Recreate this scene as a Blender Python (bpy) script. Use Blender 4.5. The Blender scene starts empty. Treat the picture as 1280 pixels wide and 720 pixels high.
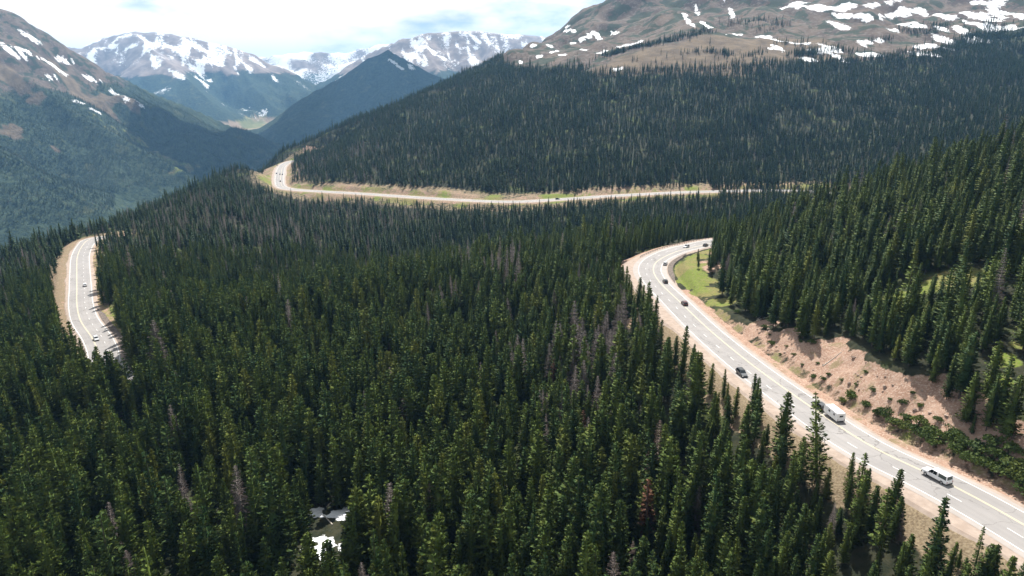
import bpy, bmesh, math, random
import numpy as np
from mathutils import Vector, Matrix
C = bpy.context.scene
COL = C.collection
R = math.radians
rng = np.random.default_rng(11)
random.seed(11)

# ------------------------------------------------------------------ camera (the drone hovers at the origin, looks along +Y)
F = 853.33; PITCH = R(17.3)
cd = bpy.data.cameras.new('camera'); cam = bpy.data.objects.new('camera', cd); COL.objects.link(cam)
cd.sensor_width = 36; cd.lens = 36 * F / 1280; cd.clip_start = 1; cd.clip_end = 60000
cam.rotation_euler = (math.pi / 2 - PITCH, 0, 0)
C.camera = cam
cp, sp = math.cos(PITCH), math.sin(PITCH)
def ray(px, py):
    x = (px - 640) / F; y = (360 - py) / F
    return np.array([x, cp + y * sp, -sp + y * cp])
def uz(px, py, z): r = ray(px, py); return r * (z / r[2])
def uy(px, py, Y): r = ray(px, py); return r * (Y / r[1])
def project(p):
    p = np.asarray(p, float); x, y, z = p[..., 0], p[..., 1], p[..., 2]
    d = y * cp - z * sp; v = y * sp + z * cp
    return 640 + F * x / d, 360 - F * v / d, d

# ------------------------------------------------------------------ noise
def _hash(ix, iy, seed):
    n = (ix.astype(np.int64) * 374761393 + iy.astype(np.int64) * 668265263 + seed * 982451653) & 0xffffffff
    n = ((n ^ (n >> 13)) * 1274126177) & 0xffffffff
    return ((n ^ (n >> 16)) & 0xffffff) / float(0xffffff)
def vnoise(x, y, seed=0):
    ix = np.floor(x); iy = np.floor(y); fx = x - ix; fy = y - iy
    fx = fx * fx * fx * (fx * (fx * 6 - 15) + 10); fy = fy * fy * fy * (fy * (fy * 6 - 15) + 10)
    a = _hash(ix, iy, seed); b = _hash(ix + 1, iy, seed); c = _hash(ix, iy + 1, seed); d = _hash(ix + 1, iy + 1, seed)
    return (a + (b - a) * fx) * (1 - fy) + (c + (d - c) * fx) * fy
def fbm(x, y, oct=4, seed=0):
    s = 0; a = .5; t = 0
    for o in range(oct):
        s = s + a * vnoise(x * 2 ** o, y * 2 ** o, seed + o * 17); t += a; a *= .5
    return s / t * 2 - 1
def sstep(a, b, x):
    t = np.clip((x - a) / (b - a), 0, 1); return t * t * (3 - 2 * t)

# ------------------------------------------------------------------ roads (centre lines in metres, taken from the lie of the land)
def spline(pts, step=3.0):
    P = np.array(pts, float); P = np.vstack([2 * P[0] - P[1], P, 2 * P[-1] - P[-2]])
    out = []
    for i in range(1, len(P) - 2):
        p0, p1, p2, p3 = P[i - 1], P[i], P[i + 1], P[i + 2]
        n = max(2, int(np.linalg.norm(p2 - p1) / 1.0))
        t = np.linspace(0, 1, n, endpoint=False)[:, None]
        out.append(.5 * (2 * p1 + (p2 - p0) * t + (2 * p0 - 5 * p1 + 4 * p2 - p3) * t ** 2 + (3 * p1 - p0 - 3 * p2 + p3) * t ** 3))
    out = np.vstack(out + [P[-2][None]])
    k = 9; ker = np.hanning(k + 2)[1:-1]; ker /= ker.sum()
    for rep in range(3):
        pad = np.vstack([np.repeat(out[:1], k // 2, 0), out, np.repeat(out[-1:], k // 2, 0)])
        sm = np.stack([np.convolve(pad[:, j], ker, 'valid') for j in range(3)], 1); sm[0] = out[0]; sm[-1] = out[-1]; out = sm
    L = np.r_[0, np.cumsum(np.linalg.norm(np.diff(out, axis=0), axis=1))]
    s = np.arange(0, L[-1], step)
    return np.stack([np.interp(s, L, out[:, j]) for j in range(3)], 1), s

apx = [(1280, 664, -76), (1170, 603, -77), (1080, 559, -78.5), (1000, 505.5, -80.5), (930, 454, -83), (880, 412, -85.5), (845, 378, -88),
       (820, 353, -90.2), (812, 337, -91.5), (819, 325, -93), (842, 314, -94.5), (868, 307.5, -96.5), (895, 302, -98.5)]
A_pts = [uz(*p) for p in apx]
a0 = A_pts[0]
A_pts = [a0 + np.array([14, -72, 4.0]), a0 + np.array([8, -36, 2.0])] + A_pts + [np.array(p) for p in
        [(165, 438, -101), (222, 480, -104), (275, 540, -108), (318, 610, -112), (338, 670, -115), (322, 716, -117)]]
bpx = [(960, 238, -118.5), (900, 239, -120.5), (850, 240.3, -122.5), (760, 245, -127), (700, 249, -130), (640, 252, -132), (580, 250, -134.5), (520, 246.5, -137), (460, 242.5, -139.5),
       (400, 239, -142.5), (372, 237.2, -144.3), (353, 234, -145.8), (349, 226, -146.8), (350, 217, -147.6), (352, 209, -148.2), (359, 203.5, -148.8), (376, 199.5, -149.5)]
A_pts += [uz(*p) for p in bpx]
b_end = A_pts[-1]
A_pts += [b_end + np.array([34, 26, -1.5])]
cpx = [(134, 462, -108), (129, 440, -110), (120.5, 421, -111.5), (106, 400, -113.5), (101, 380, -115), (100.5, 360, -117), (100, 340, -119), (100.5, 320, -121.5), (107, 306, -123), (117, 298.5, -124)]
C_pts = [uz(*p) for p in cpx]
C_pts = [C_pts[0] + np.array([24, -22, 2.])] + C_pts + [C_pts[-1] + np.array([11, 15, -.8])]
rA, sA = spline(A_pts); rC, sC = spline(C_pts)
ROADS = [rA, rC]
def halfw(road_i, pts):            # paved half width including hard shoulder
    if road_i == 0:
        loop = np.exp(-((pts[:, 0] + 372) ** 2 + (pts[:, 1] - 1080) ** 2) / 130 ** 2) * 2.0
        hp = np.exp(-((pts[:, 0] - 64) ** 2 + (pts[:, 1] - 325) ** 2) / 45 ** 2) * 1.3
        near = np.where(pts[:, 1] < 560, 6.9, 6.5)
        return near + loop + hp
    return np.full(len(pts), 6.1)
HW = [halfw(0, rA), halfw(1, rC)]

def road_info(x, y, maxd=70):
    """distance beyond the paved edge (signed: + right of travel), road height; nearest road"""
    best = np.full(x.shape, 1e9); zr = np.zeros(x.shape); side = np.zeros(x.shape); hw = np.zeros(x.shape); which = np.full(x.shape, -1); par = np.zeros(x.shape)
    for ri, rd in enumerate(ROADS):
        for c0 in range(0, len(rd) - 1, 24):
            seg = rd[c0:c0 + 25]
            lo = seg[:, :2].min(0) - maxd; hi = seg[:, :2].max(0) + maxd
            m = np.nonzero((x > lo[0]) & (x < hi[0]) & (y > lo[1]) & (y < hi[1]))[0]
            if not len(m): continue
            X, Y = x[m], y[m]
            for i in range(len(seg) - 1):
                a, b = seg[i], seg[i + 1]; d = b[:2] - a[:2]; L2 = d @ d
                t = np.clip(((X - a[0]) * d[0] + (Y - a[1]) * d[1]) / L2, 0, 1)
                ex = X - a[0] - t * d[0]; ey = Y - a[1] - t * d[1]
                D = np.hypot(ex, ey); u = D < best[m]
                if u.any():
                    k = m[u]; best[k] = D[u]; zr[k] = a[2] + t[u] * (b[2] - a[2])
                    side[k] = np.sign(ex[u] * d[1] - ey[u] * d[0]); hw[k] = HW[ri][c0 + i]; which[k] = ri; par[k] = (c0 + i) + t[u]
    return best, zr, side, hw, which, par

# ------------------------------------------------------------------ lie of the land
ctl = []
for p in [(0, 720, -100), (320, 720, -98), (640, 720, -95), (900, 720, -89), (1100, 720, -83), (1000, 622, -87), (900, 560, -91.5), (800, 470, -97), (700, 600, -99), (430, 660, -104),
          (500, 560, -106), (640, 500, -104.5), (740, 420, -103), (300, 560, -108), (100, 560, -111), (0, 500, -116), (640, 420, -110.5), (500, 430, -110.5), (350, 455, -110), (240, 400, -120),
          (205, 430, -107), (172, 360, -113), (155, 322, -119), (300, 330, -124), (420, 318, -137), (540, 320, -134), (660, 316, -128), (300, 436, -108), (170, 466, -109.5), (420, 406, -107.5), (520, 380, -106.8), (620, 350, -105.6), (700, 322, -104), (755, 304, -102.5), (560, 338, -132), (460, 365, -131), (340, 392, -128), (660, 308, -134), (740, 350, -104), (772, 330, -99), (780, 300, -108),
          (800, 280, -121), (860, 282, -117), (700, 280, -135), (560, 285, -143), (450, 280, -149), (385, 258, -154), (60, 420, -117), (30, 380, -125), (30, 340, -131), (70, 312, -130),
          (0, 320, -137), (60, 302, -134), (118, 293, -128), (180, 264, -131), (240, 237, -133),
          (1075, 450, -73), (965, 398, -83), (932, 368, -87), (1150, 520, -71), (1280, 590, -71)]:
    ctl.append(uz(*p))
for p in [(300, 207, 1000), (350, 190, 1330), (400, 170, 1420), (450, 149, 1470), (500, 127, 1520), (560, 99, 1600), (620, 73, 1690),
          (400, 215, 980), (460, 225, 900), (460, 190, 1080), (550, 232, 830), (550, 190, 1000), (550, 150, 1230), (640, 237, 800), (640, 200, 920), (640, 150, 1110), (640, 110, 1360), (640, 85, 1560),
          (760, 227, 800), (850, 224, 795), (760, 180, 940), (760, 130, 1150), (760, 95, 1290), (900, 200, 880), (900, 150, 1050), (900, 100, 1230), (900, 68, 1370), (960, 38, 1560), (880, 30, 1640),
          (1020, 180, 930), (1020, 130, 1090), (1100, 110, 1150), (1100, 70, 1330), (1100, 40, 1480), (1100, 15, 1700), (1200, 120, 1060), (1200, 60, 1340), (1200, 20, 1650), (1280, 110, 1040), (1280, 45, 1350), (1280, 5, 1700),
          (680, 50, 1950), (740, 1, 2300), (750, 45, 1850), (830, 10, 2050), (840, -60, 2500), (1000, -40, 2150), (1200, -40, 2100),
          (1280, 480, 138), (1280, 380, 178), (1280, 300, 222), (1280, 230, 285), (1280, 187, 350), (1200, 450, 150), (1200, 380, 185), (1200, 300, 238), (1200, 250, 300), (1200, 217, 360),
          (1100, 400, 192), (1100, 340, 236), (1100, 280, 310), (1100, 243, 400), (1000, 350, 266), (1000, 300, 335), (1000, 265, 420), (925, 315, 350), (932, 285, 425)]:
    ctl.append(uy(*p))
for p in [(420, 540, -75), (400, 700, -92), (520, 640, -55), (620, 800, -40), (260, 100, -48), (260, 0, -50), (60, -40, -78), (0, 0, -92), (-200, 0, -104), (-330, 150, -130), (-420, 260, -165),
          (-480, 560, -230), (-620, 900, -320), (-640, 1300, -390), (-560, 1700, -400), (-420, 2200, -380), (-200, 2700, -330), (-900, 700, -420), (-600, 300, -260), (-900, 200, -400),
          (-1100, 1300, -600), (-900, 2000, -640), (600, 3200, 330), (1300, 2600, 260), (1700, 1700, 150), (900, 1300, 40), (1300, 900, 60), (700, 500, 20), (600, 200, 0)]:
    ctl.append(np.array(p, float))
for rd, st in ((rA, 9), (rC, 9)):
    for p in rd[4:-4:st]: ctl.append(p)
ctl = np.array(ctl)
_c2 = 25.0 ** 2
def _phi(d2): return np.sqrt(d2 + _c2)
_n = len(ctl); _S = 1000.0
_K = _phi(((ctl[:, None, :2] - ctl[None, :, :2]) ** 2).sum(-1))
_Pm = np.c_[np.ones(_n), ctl[:, :2] / _S]
_A = np.block([[_K - np.eye(_n) * 6.0, _Pm], [_Pm.T, np.zeros((3, 3))]])
_w = np.linalg.solve(_A, np.r_[ctl[:, 2], 0, 0, 0])
def near_h(x, y):
    out = np.empty(x.shape)
    for s in range(0, len(x), 20000):
        X, Y = x[s:s + 20000], y[s:s + 20000]
        d2 = (X[:, None] - ctl[None, :, 0]) ** 2 + (Y[:, None] - ctl[None, :, 1]) ** 2
        out[s:s + 20000] = _phi(d2) @ _w[:_n] + _w[_n] + _w[_n + 1] * X / _S + _w[_n + 2] * Y / _S
    return out

def rl(pts): return np.array([uy(*p) for p in pts])
RIDGES = [  # crest line, slope of its sides, how deep the gullies cut
    (rl([(-420, -90, 2700), (-150, -50, 3100), (0, 28, 3300), (41, 44, 3350), (66, 56, 3450), (103, 78, 3600), (150, 96, 3750), (190, 116, 3900), (231, 131, 4050), (312, 168, 4350), (345, 184, 4500)]), .62, .30),
    (rl([(-120, 40, 2600), (-40, 60, 2800), (40, 100, 2750), (94, 140, 2680), (160, 177, 2600), (231, 214, 2520)]), .60, .25),
    (rl([(-200, 130, 1900), (-60, 160, 2050), (30, 205, 2000), (110, 250, 1950)]), .55, .2),
    (rl([(-60, 70, 7000), (30, 66, 7800), (72, 58, 8100), (100, 60, 8000), (130, 47, 8000), (165, 39, 8000), (200, 40, 8050), (240, 46, 8100), (285, 58, 8200), (320, 69, 8300), (344, 97, 8200), (375, 116, 8100), (400, 132, 8000)]), .58, .40),
    (rl([(165, 39, 8000), (190, 62, 7500), (225, 90, 7000), (262, 125, 6500)]), .62, .35),
    (rl([(285, 58, 8200), (300, 85, 7800), (322, 112, 7500), (338, 130, 7300)]), .62, .35),
    (rl([(60, 60, 8050), (90, 85, 7500), (140, 105, 6900)]), .6, .35),
    (rl([(250, 80, 11500), (335, 70, 11500), (380, 64, 11500), (430, 66, 11500), (470, 56, 11500), (520, 50, 11500)]), .5, .4),
    (rl([(450, 72, 8600), (470, 62, 8500), (500, 49, 8400), (530, 42, 8500), (560, 38, 8500), (590, 38, 8500), (620, 42, 8500), (655, 43, 8500), (720, 50, 8500)]), .6, .4),
    (rl([(530, 42, 8500), (535, 66, 7900), (548, 88, 7400), (560, 110, 7000)]), .65, .4),
    (rl([(620, 42, 8500), (612, 70, 7900), (600, 100, 7200)]), .65, .4),
    (rl([(335, 158, 5600), (355, 142, 5550), (380, 121, 5500), (430, 94, 5500), (460, 73, 5500), (485, 62, 5500), (505, 73, 5450), (525, 84, 5400), (560, 99, 5400), (620, 118, 5400)]), .66, .22),
    (rl([(485, 62, 5500), (492, 100, 5100), (500, 150, 4700)]), .66, .22),
]
def far_h(x, y):
    h = -455 + .012 * np.clip(y - 7000, -3000, 4000) + 10 * fbm(x / 500, y / 500, 3, 5)
    h = np.where(y < 5200, h - (5200 - y) * .03, h)
    wx = x + 170 * fbm(x / 600, y / 600, 4, 31); wy = y + 170 * fbm(x / 600, y / 600, 4, 32)
    n = np.maximum(fbm(x / 420, y / 420, 5, 40), -.32)
    for pts, sl, gul in RIDGES:
        best = np.full(x.shape, -1e9)
        for a, b in zip(pts[:-1], pts[1:]):
            d = b[:2] - a[:2]; L2 = d @ d
            for X, Y, off in ((x, y, 0),):
                t = np.clip(((X - a[0]) * d[0] + (Y - a[1]) * d[1]) / L2, 0, 1)
                D0 = np.hypot(X - a[0] - t * d[0], Y - a[1] - t * d[1])
                tw = np.clip(((wx - a[0]) * d[0] + (wy - a[1]) * d[1]) / L2, 0, 1)
                D1 = np.hypot(wx - a[0] - tw * d[0], wy - a[1] - tw * d[1])
                k = np.clip(D0 / 260, 0, 1)
                D = D0 * (1 - k) + D1 * k
                zz = a[2] + t * (b[2] - a[2]) - sl * D * (1 + gul * n * 1.3)
                best = np.maximum(best, zz)
        best += 7 * fbm(x / 90, y / 90, 4, 71) * np.clip((best + 250) / 300, 0.15, 1)
        h = np.maximum(h, best)
    return h
def natural_h(x, y):
    r = np.hypot(x, y)
    far = r > 1500
    h = np.full(x.shape, -2000.0)
    nm = r < 4200
    h[nm] = near_h(x[nm], y[nm])
    h -= np.clip(r - 2900, 0, None) * .9
    h += np.clip(r / 300, .15, 1) * (1.6 * fbm(x / 34, y / 34, 3, 3)) + sstep(1200, 1800, r) * (20 * fbm(x / 130, y / 130, 5, 9) - 26 * sstep(1500, 1900, r) * (1 - np.abs(fbm(x / 190, y / 260, 4, 19)) * 2.2))
    h = np.maximum(h, -700)
    f = far_h(x[far], y[far])
    h[far] = np.maximum(h[far], f)
    return h

# ------------------------------------------------------------------ one sheet of ground, finer near the camera
NA = 1040; A0, A1 = R(-52), R(52)
az = np.linspace(A0, A1, NA)
rr = [36.0]
while rr[-1] < 16500:
    r_ = rr[-1]
    f_ = .0095 if r_ < 120 else .0062 if r_ < 560 else .0042 if r_ < 1500 else .0058
    rr.append(r_ * (1 + f_))
rr = np.array(rr); NR = len(rr)
AZ, RR = np.meshgrid(az, rr, indexing='ij')
gx = (RR * np.sin(AZ)).ravel(); gy = (RR * np.cos(AZ)).ravel()
print('terrain verts', NA * NR)

gh = natural_h(gx, gy)
def carve(x, y, h):
    D, zr, side, hw, which, par = road_info(x, y)
    m = which >= 0
    cell = np.hypot(x, y) * .0045
    e = D - hw - 1.2 - np.clip(cell, 0, 3)
    shl = np.where(side < 0, 2.6, 1.2)
    wob = 1 + .35 * fbm(x / 11, y / 11, 3, 55)
    cut = zr + np.where(e < 2.2, 0, (e - 2.2) * .78 * wob) - .25
    fill = zr - np.clip(e - shl, 0, None) * .50 * wob - .35 - np.clip(e, 0, shl) * .14
    hh = np.where(m, np.clip(h, fill, cut), h)
    hh = np.where(m & (e <= 0), zr - .42, hh)
    dirt = np.where(m & (e < np.where((side < 0) & (y < 330), 6 + 3 * wob, 30)), sstep(.0, 1.2, np.abs(h - hh)) * (e > -2), 0)
    dirt = np.maximum(dirt, np.where(m, 1 - sstep(1.0, 4.5, e), 0))
    return hh, dirt, D, which, side, e, par
gh, g_dirt, g_D, g_which, g_side, g_e, g_par = carve(gx, gy, gh)
H = gh.reshape(NA, NR)

def height(x, y):
    """height of the built ground sheet at x, y (arrays)"""
    x = np.atleast_1d(np.asarray(x, float)); y = np.atleast_1d(np.asarray(y, float))
    a = np.clip((np.arctan2(x, y) - A0) / (A1 - A0) * (NA - 1), 0, NA - 1.001); r = np.hypot(x, y)
    j = np.clip(np.searchsorted(rr, r) - 1, 0, NR - 2); t = np.clip((r - rr[j]) / (rr[j + 1] - rr[j]), 0, 1)
    i = a.astype(int); s = a - i
    return (H[i, j] * (1 - s) + H[i + 1, j] * s) * (1 - t) + (H[i, j + 1] * (1 - s) + H[i + 1, j + 1] * s) * t
def land(px, py, minr=60):
    """the point of the ground seen past a pixel of the survey picture"""
    d = ray(px, py); u = d / np.hypot(d[0], d[1])
    m = rr > minr
    z = height(u[0] * rr[m], u[1] * rr[m]); ok = np.nonzero(z >= u[2] * rr[m])[0]
    if not len(ok): return None
    k = rr[m][ok[0]]
    return u * k

# ------------------------------------------------------------------ what covers the ground
Npt = len(gx); P3 = np.c_[gx, gy, gh]; gr = np.hypot(gx, gy)
snow = np.zeros(Npt)
def z4(ox, oy, k, lst): return [[(ox + a / k, oy + b / k) for a, b in s] for s in lst]
S1 = z4(0, 0, 3.2, [[(330, 235), (400, 200), (470, 185)], [(420, 215), (480, 150), (520, 145)], [(560, 150), (600, 180), (610, 230), (630, 270)], [(470, 215), (540, 185), (600, 175)], [(700, 140), (740, 160), (800, 205)],
     [(660, 180), (735, 215)], [(750, 255), (800, 290), (850, 330)], [(820, 160), (900, 200), (960, 240), (1000, 280)], [(850, 230), (890, 260)], [(980, 220), (1040, 260), (1100, 320)], [(670, 280), (740, 320)], [(800, 190), (870, 240)],
     [(85, 132), (120, 150), (155, 175)], [(0, 175), (30, 205), (60, 218), (120, 222), (180, 242), (215, 262), (250, 295)], [(50, 192), (110, 212)], [(240, 238), (290, 255)], [(305, 407), (335, 420)], [(370, 440), (400, 458)],
     [(440, 362), (500, 400), (560, 420)], [(190, 312), (220, 312)], [(270, 198), (350, 183), (400, 163)], [(640, 130), (690, 128)], [(900, 150), (960, 200)], [(940, 270), (950, 290)], [(780, 310), (830, 350)], [(340, 310), (400, 330)]])
S2 = z4(400, 0, 3.2, [[(380, 190), (440, 200), (500, 240)], [(520, 150), (600, 140), (640, 170)], [(560, 200), (640, 190)], [(690, 150), (710, 200)], [(510, 215), (530, 260)], [(370, 175), (450, 155)], [(278, 242), (300, 255), (330, 275)],
     [(350, 265), (375, 285)], [(760, 150), (800, 150)], [(540, 165), (560, 210)], [(600, 160), (580, 200)], [(390, 230), (400, 250)], [(420, 190), (470, 215)], [(660, 140), (680, 180)]])
S3 = z4(640, 0, 4, [[(205, 150), (260, 156), (310, 153)], [(300, 215), (350, 197), (385, 182)], [(330, 215), (400, 217)], [(413, 170), (430, 190)], [(500, 170), (520, 169)], [(530, 238), (590, 226), (650, 207)], [(825, 32), (860, 75), (900, 130)],
     [(920, 20), (925, 70), (950, 115), (985, 140)], [(1060, 5), (1070, 12)], [(1085, 45), (1105, 75), (1070, 105)], [(1070, 176), (1160, 171)], [(1225, 186), (1280, 187)], [(195, 266), (230, 256)], [(40, 310), (45, 318)], [(240, 278), (260, 275)],
     [(45, 222), (60, 228)], [(440, 265), (470, 255)], [(180, 235), (195, 235)], [(100, 228), (115, 228)], [(130, 283), (145, 280)], [(510, 347), (548, 342)], [(250, 130), (275, 135)], [(350, 250), (365, 252)]])
S4 = z4(960, 0, 4, [[(70, 45), (150, 30), (220, 42), (330, 46), (420, 32)], [(110, 30), (180, 12)], [(500, 32), (550, 22)], [(600, 15), (660, 10)], [(330, 82), (450, 80)], [(490, 92), (600, 86), (680, 48), (760, 62), (850, 82)], [(560, 88), (680, 62)], [(660, 122), (680, 123)],
     [(710, 117), (740, 120), (775, 138)], [(610, 150), (640, 150)], [(855, 145), (880, 145)], [(850, 198), (905, 212)], [(460, 217), (500, 210)], [(750, 237), (830, 230), (890, 240)], [(745, 276), (820, 273)], [(975, 62), (1050, 80), (1110, 105)],
     [(980, 105), (1060, 130), (1110, 160), (1220, 145)], [(1110, 150), (1200, 135)], [(1190, 70), (1280, 95)], [(1020, 22), (1100, 20), (1160, 5)], [(940, 135), (970, 155)], [(120, 217), (180, 220)], [(230, 262), (300, 266), (370, 300)], [(250, 262), (330, 250)],
     [(470, 277), (560, 275)], [(1000, 205), (1060, 195)], [(0, 190), (40, 200)], [(0, 242), (60, 242)], [(280, 230), (330, 245)], [(190, 298), (215, 299)], [(1120, 55), (1150, 75)], [(910, 90), (935, 88)], [(540, 205), (560, 200)], [(380, 140), (300, 110)]])
def snow_stroke(pts, wpx):
    W = []
    for q in pts:
        p = land(q[0], q[1], 500)
        if p is not None: W.append(p)
    if not W: return
    if len(W) == 1: W.append(W[0] + np.array([.5, 0, 0]))
    for a, b in zip(W[:-1], W[1:]):
        dist = np.linalg.norm(a); hw = wpx * dist / F
        if np.linalg.norm(b - a) > .12 * dist: continue
        lo = np.minimum(a, b) - hw * 3.2; hi = np.maximum(a, b) + hw * 3.2
        ia = np.arctan2([lo[0], hi[0], lo[0], hi[0]], [lo[1], lo[1], hi[1], hi[1]])
        i0 = max(0, int((ia.min() - A0) / (A1 - A0) * (NA - 1))); i1 = min(NA, int((ia.max() - A0) / (A1 - A0) * (NA - 1)) + 2)
        r0 = max(0, np.searchsorted(rr, np.hypot(min(abs(lo[0]), abs(hi[0])) if lo[0] * hi[0] > 0 else 0, lo[1])) - 1); r1 = min(NR, np.searchsorted(rr, np.hypot(max(abs(lo[0]), abs(hi[0])), hi[1])) + 1)
        idx = (np.arange(i0, i1)[:, None] * NR + np.arange(r0, r1)[None, :]).ravel()
        if not len(idx): continue
        p = P3[idx]; d = b - a; t = np.clip(((p - a) @ d) / max(d @ d, 1e-6), 0, 1)
        e = p - a - t[:, None] * d; e[:, 1] *= (.30 if dist < 2600 else .55)
        v = 1.5 - np.linalg.norm(e, axis=1) / (hw * (.35 + 1.25 * vnoise(p[:, 0] / (hw * 2.6), p[:, 1] / (hw * 5), 47)))
        snow[idx] = np.maximum(snow[idx], v)
for st in S1: snow_stroke(st, 2.9)
for st in S2: snow_stroke(st, 3.2)
for st in S3: snow_stroke(st, 3.2)
for st in S4: snow_stroke(st, 5.2)
snow = np.where((gr > 900), snow, 0)
# high snow fields on the farthest range
hi = (gr > 7300)
snow = np.where(hi, np.maximum(snow, .55 + sstep(250, 700, gh) * .9 * sstep(7300, 8300, gr) + 1.5 * fbm(gx / 240, gy / 240, 4, 91) - .75), snow)
snow = np.where((gr > 7000) & (gr < 10200) & (gh > 90), np.maximum(snow, 0.60 + 1.4 * fbm(gx / 75 + gy / 300, gy / 420, 4, 93) + .6 * fbm(gx / 300, gy / 300, 3, 94) - .35), snow)
snow = np.where(gr > 10200, np.maximum(snow, .75 + 1.1 * fbm(gx / 300, gy / 300, 4, 92)), snow)
for (px, py, rad) in [(395, 642, 3.2), (437, 648, 4.4), (424, 644, 3.4), (452, 660, 3.8), (405, 686, 5.6), (402, 697, 3.6), (455, 690, 4.2), (425, 705, 2.2), (32, 478, 3.0), (24, 484, 2.4), (390, 637, 1.6), (445, 655, 2.5)]:
    p = land(px, py, 60)
    d = np.hypot(gx - p[0], gy - p[1]); snow = np.maximum(snow, np.where(d < rad * 3, 1.5 - d / (rad * (.35 + 1.3 * vnoise(gx / 2.2, gy / 2.2, 48))), 0))
snow = np.clip(snow, 0, 1.5) / 1.5

# treeline: ground distance at which the forest ends, along each bearing of the survey
TL = []
for px, py in [(560, 99), (600, 82), (630, 80), (660, 86), (700, 84), (745, 92), (790, 92), (830, 88), (870, 87), (905, 84), (940, 80), (965, 76), (1000, 73), (1040, 77), (1080, 76), (1120, 74), (1140, 70), (1170, 62), (1200, 52), (1240, 42), (1285, 33), (1330, 30)]:
    p = land(px, py, 700)
    if p is not None: TL.append((math.atan2(p[0], p[1]), math.hypot(p[0], p[1])))
TL = np.array(TL)
def treeline(x, y):
    a = np.arctan2(x, y); return np.interp(a, TL[:, 0], TL[:, 1], left=1750, right=1350)
bare = np.where(gr < 2600, sstep(-25, 25, gr - treeline(gx, gy) + 26 * fbm(gx / 60, gy / 60, 3, 14)), 0)
bare = np.where((gr < 2600) & (np.arctan2(gx, gy) < TL[0, 0]), 0, bare)
alt = gh + 90 * fbm(gx / 330, gy / 330, 4, 77)
m3 = np.exp(-((gx + 950) / 750) ** 2 - ((gy - 5300) / 650) ** 2)
alt = alt - 420 * np.clip(m3 * 1.6, 0, 1)
bare = np.where(gr >= 2000, np.maximum(bare, np.where(gr < 6500, sstep(-60, 50, alt + np.where(gr < 5000, 25, -110)), sstep(-80, 120, alt))), bare)
# openings in the forest
GRASS = []; DIRT = []
def spot(lst, px, py, rad, minr=60):
    p = land(px, py, minr)
    if p is not None: lst.append((p[0], p[1], rad))
for s in [(868, 345, 7), (884, 364, 7), (903, 378, 6), (872, 322, 7), (866, 332, 7), (878, 350, 6), (1185, 352, 9), (1165, 360, 7), (1205, 348, 8), (1125, 388, 6), (1262, 452, 3.0), (1255, 475, 2.5), (1275, 436, 2.5), (1110, 372, 4)]: spot(GRASS, *s)
for s in [(900, 340, 4), (950, 405, 5), (980, 424, 5), (1010, 446, 6), (1045, 466, 6), (1075, 482, 6), (1110, 496, 6), (1140, 512, 6), (1165, 524, 5), (1190, 532, 3.5), (800, 400, 5), (830, 420, 5)]: spot(DIRT, *s)
OPEN = []
for s in [(425, 668, 6.5), (440, 680, 6), (425, 695, 6), (432, 712, 4), (415, 650, 5), (398, 690, 5), (450, 655, 5), (455, 690, 4), (1185, 354, 10), (1165, 364, 8), (1208, 350, 9), (1125, 390, 7), (1262, 457, 6), (1255, 480, 5), (1180, 376, 7), (1215, 360, 7)]: spot(OPEN, *s)
def spots(lst, x, y, soft=.35):
    v = np.zeros(x.shape)
    wx = x + 3 * fbm(x / 9, y / 9, 3, 61); wy = y + 3 * fbm(x / 9, y / 9, 3, 62)
    for sx, sy, rad in lst:
        d = np.hypot(wx - sx, wy - sy); v = np.maximum(v, 1 - sstep(rad * (1 - soft), rad * (1 + soft), d))
    return v
nearm = gr < 700
grass = np.zeros(Npt); dirt2 = np.zeros(Npt)
grass[nearm] = spots(GRASS, gx[nearm], gy[nearm]); dirt2[nearm] = spots(DIRT, gx[nearm], gy[nearm])
inB = (g_which == 0) & (gy > 700)
verge = np.where(g_which >= 0, (1 - sstep(3, 34, g_e)) * (g_e > -3), 0)
inner = np.where((g_which == 0) & (gx > 60) & (gx < 130) & (gy > 285) & (gy < 420) & (g_side > 0), 1, 0)
g_dirt = np.maximum(g_dirt, dirt2)
g_dirt = np.maximum(g_dirt, np.where(inB & (g_side > 0), (.55 + .9 * fbm(gx / 16, gy / 16, 3, 69)) * (1 - sstep(14, 26, g_e)) * (g_e > 2), 0))
grass = np.maximum(grass, np.where(inB, verge * (.38 + .8 * fbm(gx / 20, gy / 20, 3, 66)), 0))
grass = np.maximum(grass, np.where((g_which == 1) & (g_side > 0), verge * .5, 0))
g_dirt = np.where(inner > 0, g_dirt * .3, g_dirt)
gn_ = .55 * fbm(gx / 9, gy / 9, 4, 67)
grass = np.where(inner > 0, np.maximum(grass, (.70 + gn_) * (g_e > 1) * (1 - sstep(10, 17, g_e))), grass)
g_dirt = np.where(inner > 0, np.maximum(g_dirt, (.55 + gn_) * sstep(9, 14, g_e) * (1 - sstep(20, 26, g_e))), g_dirt)
strip_ = np.where((g_which == 0) & (gy < 300) & (g_side > 0), (.62 + .6 * fbm(gx / 7, gy / 7, 3, 68)) * sstep(.8, 2, g_e) * (1 - sstep(3.5, 6, g_e)), 0)
grass = np.maximum(grass, strip_ * .62); g_dirt = np.where(strip_ > .3, g_dirt * .55, g_dirt); strip_dry = strip_
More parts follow.
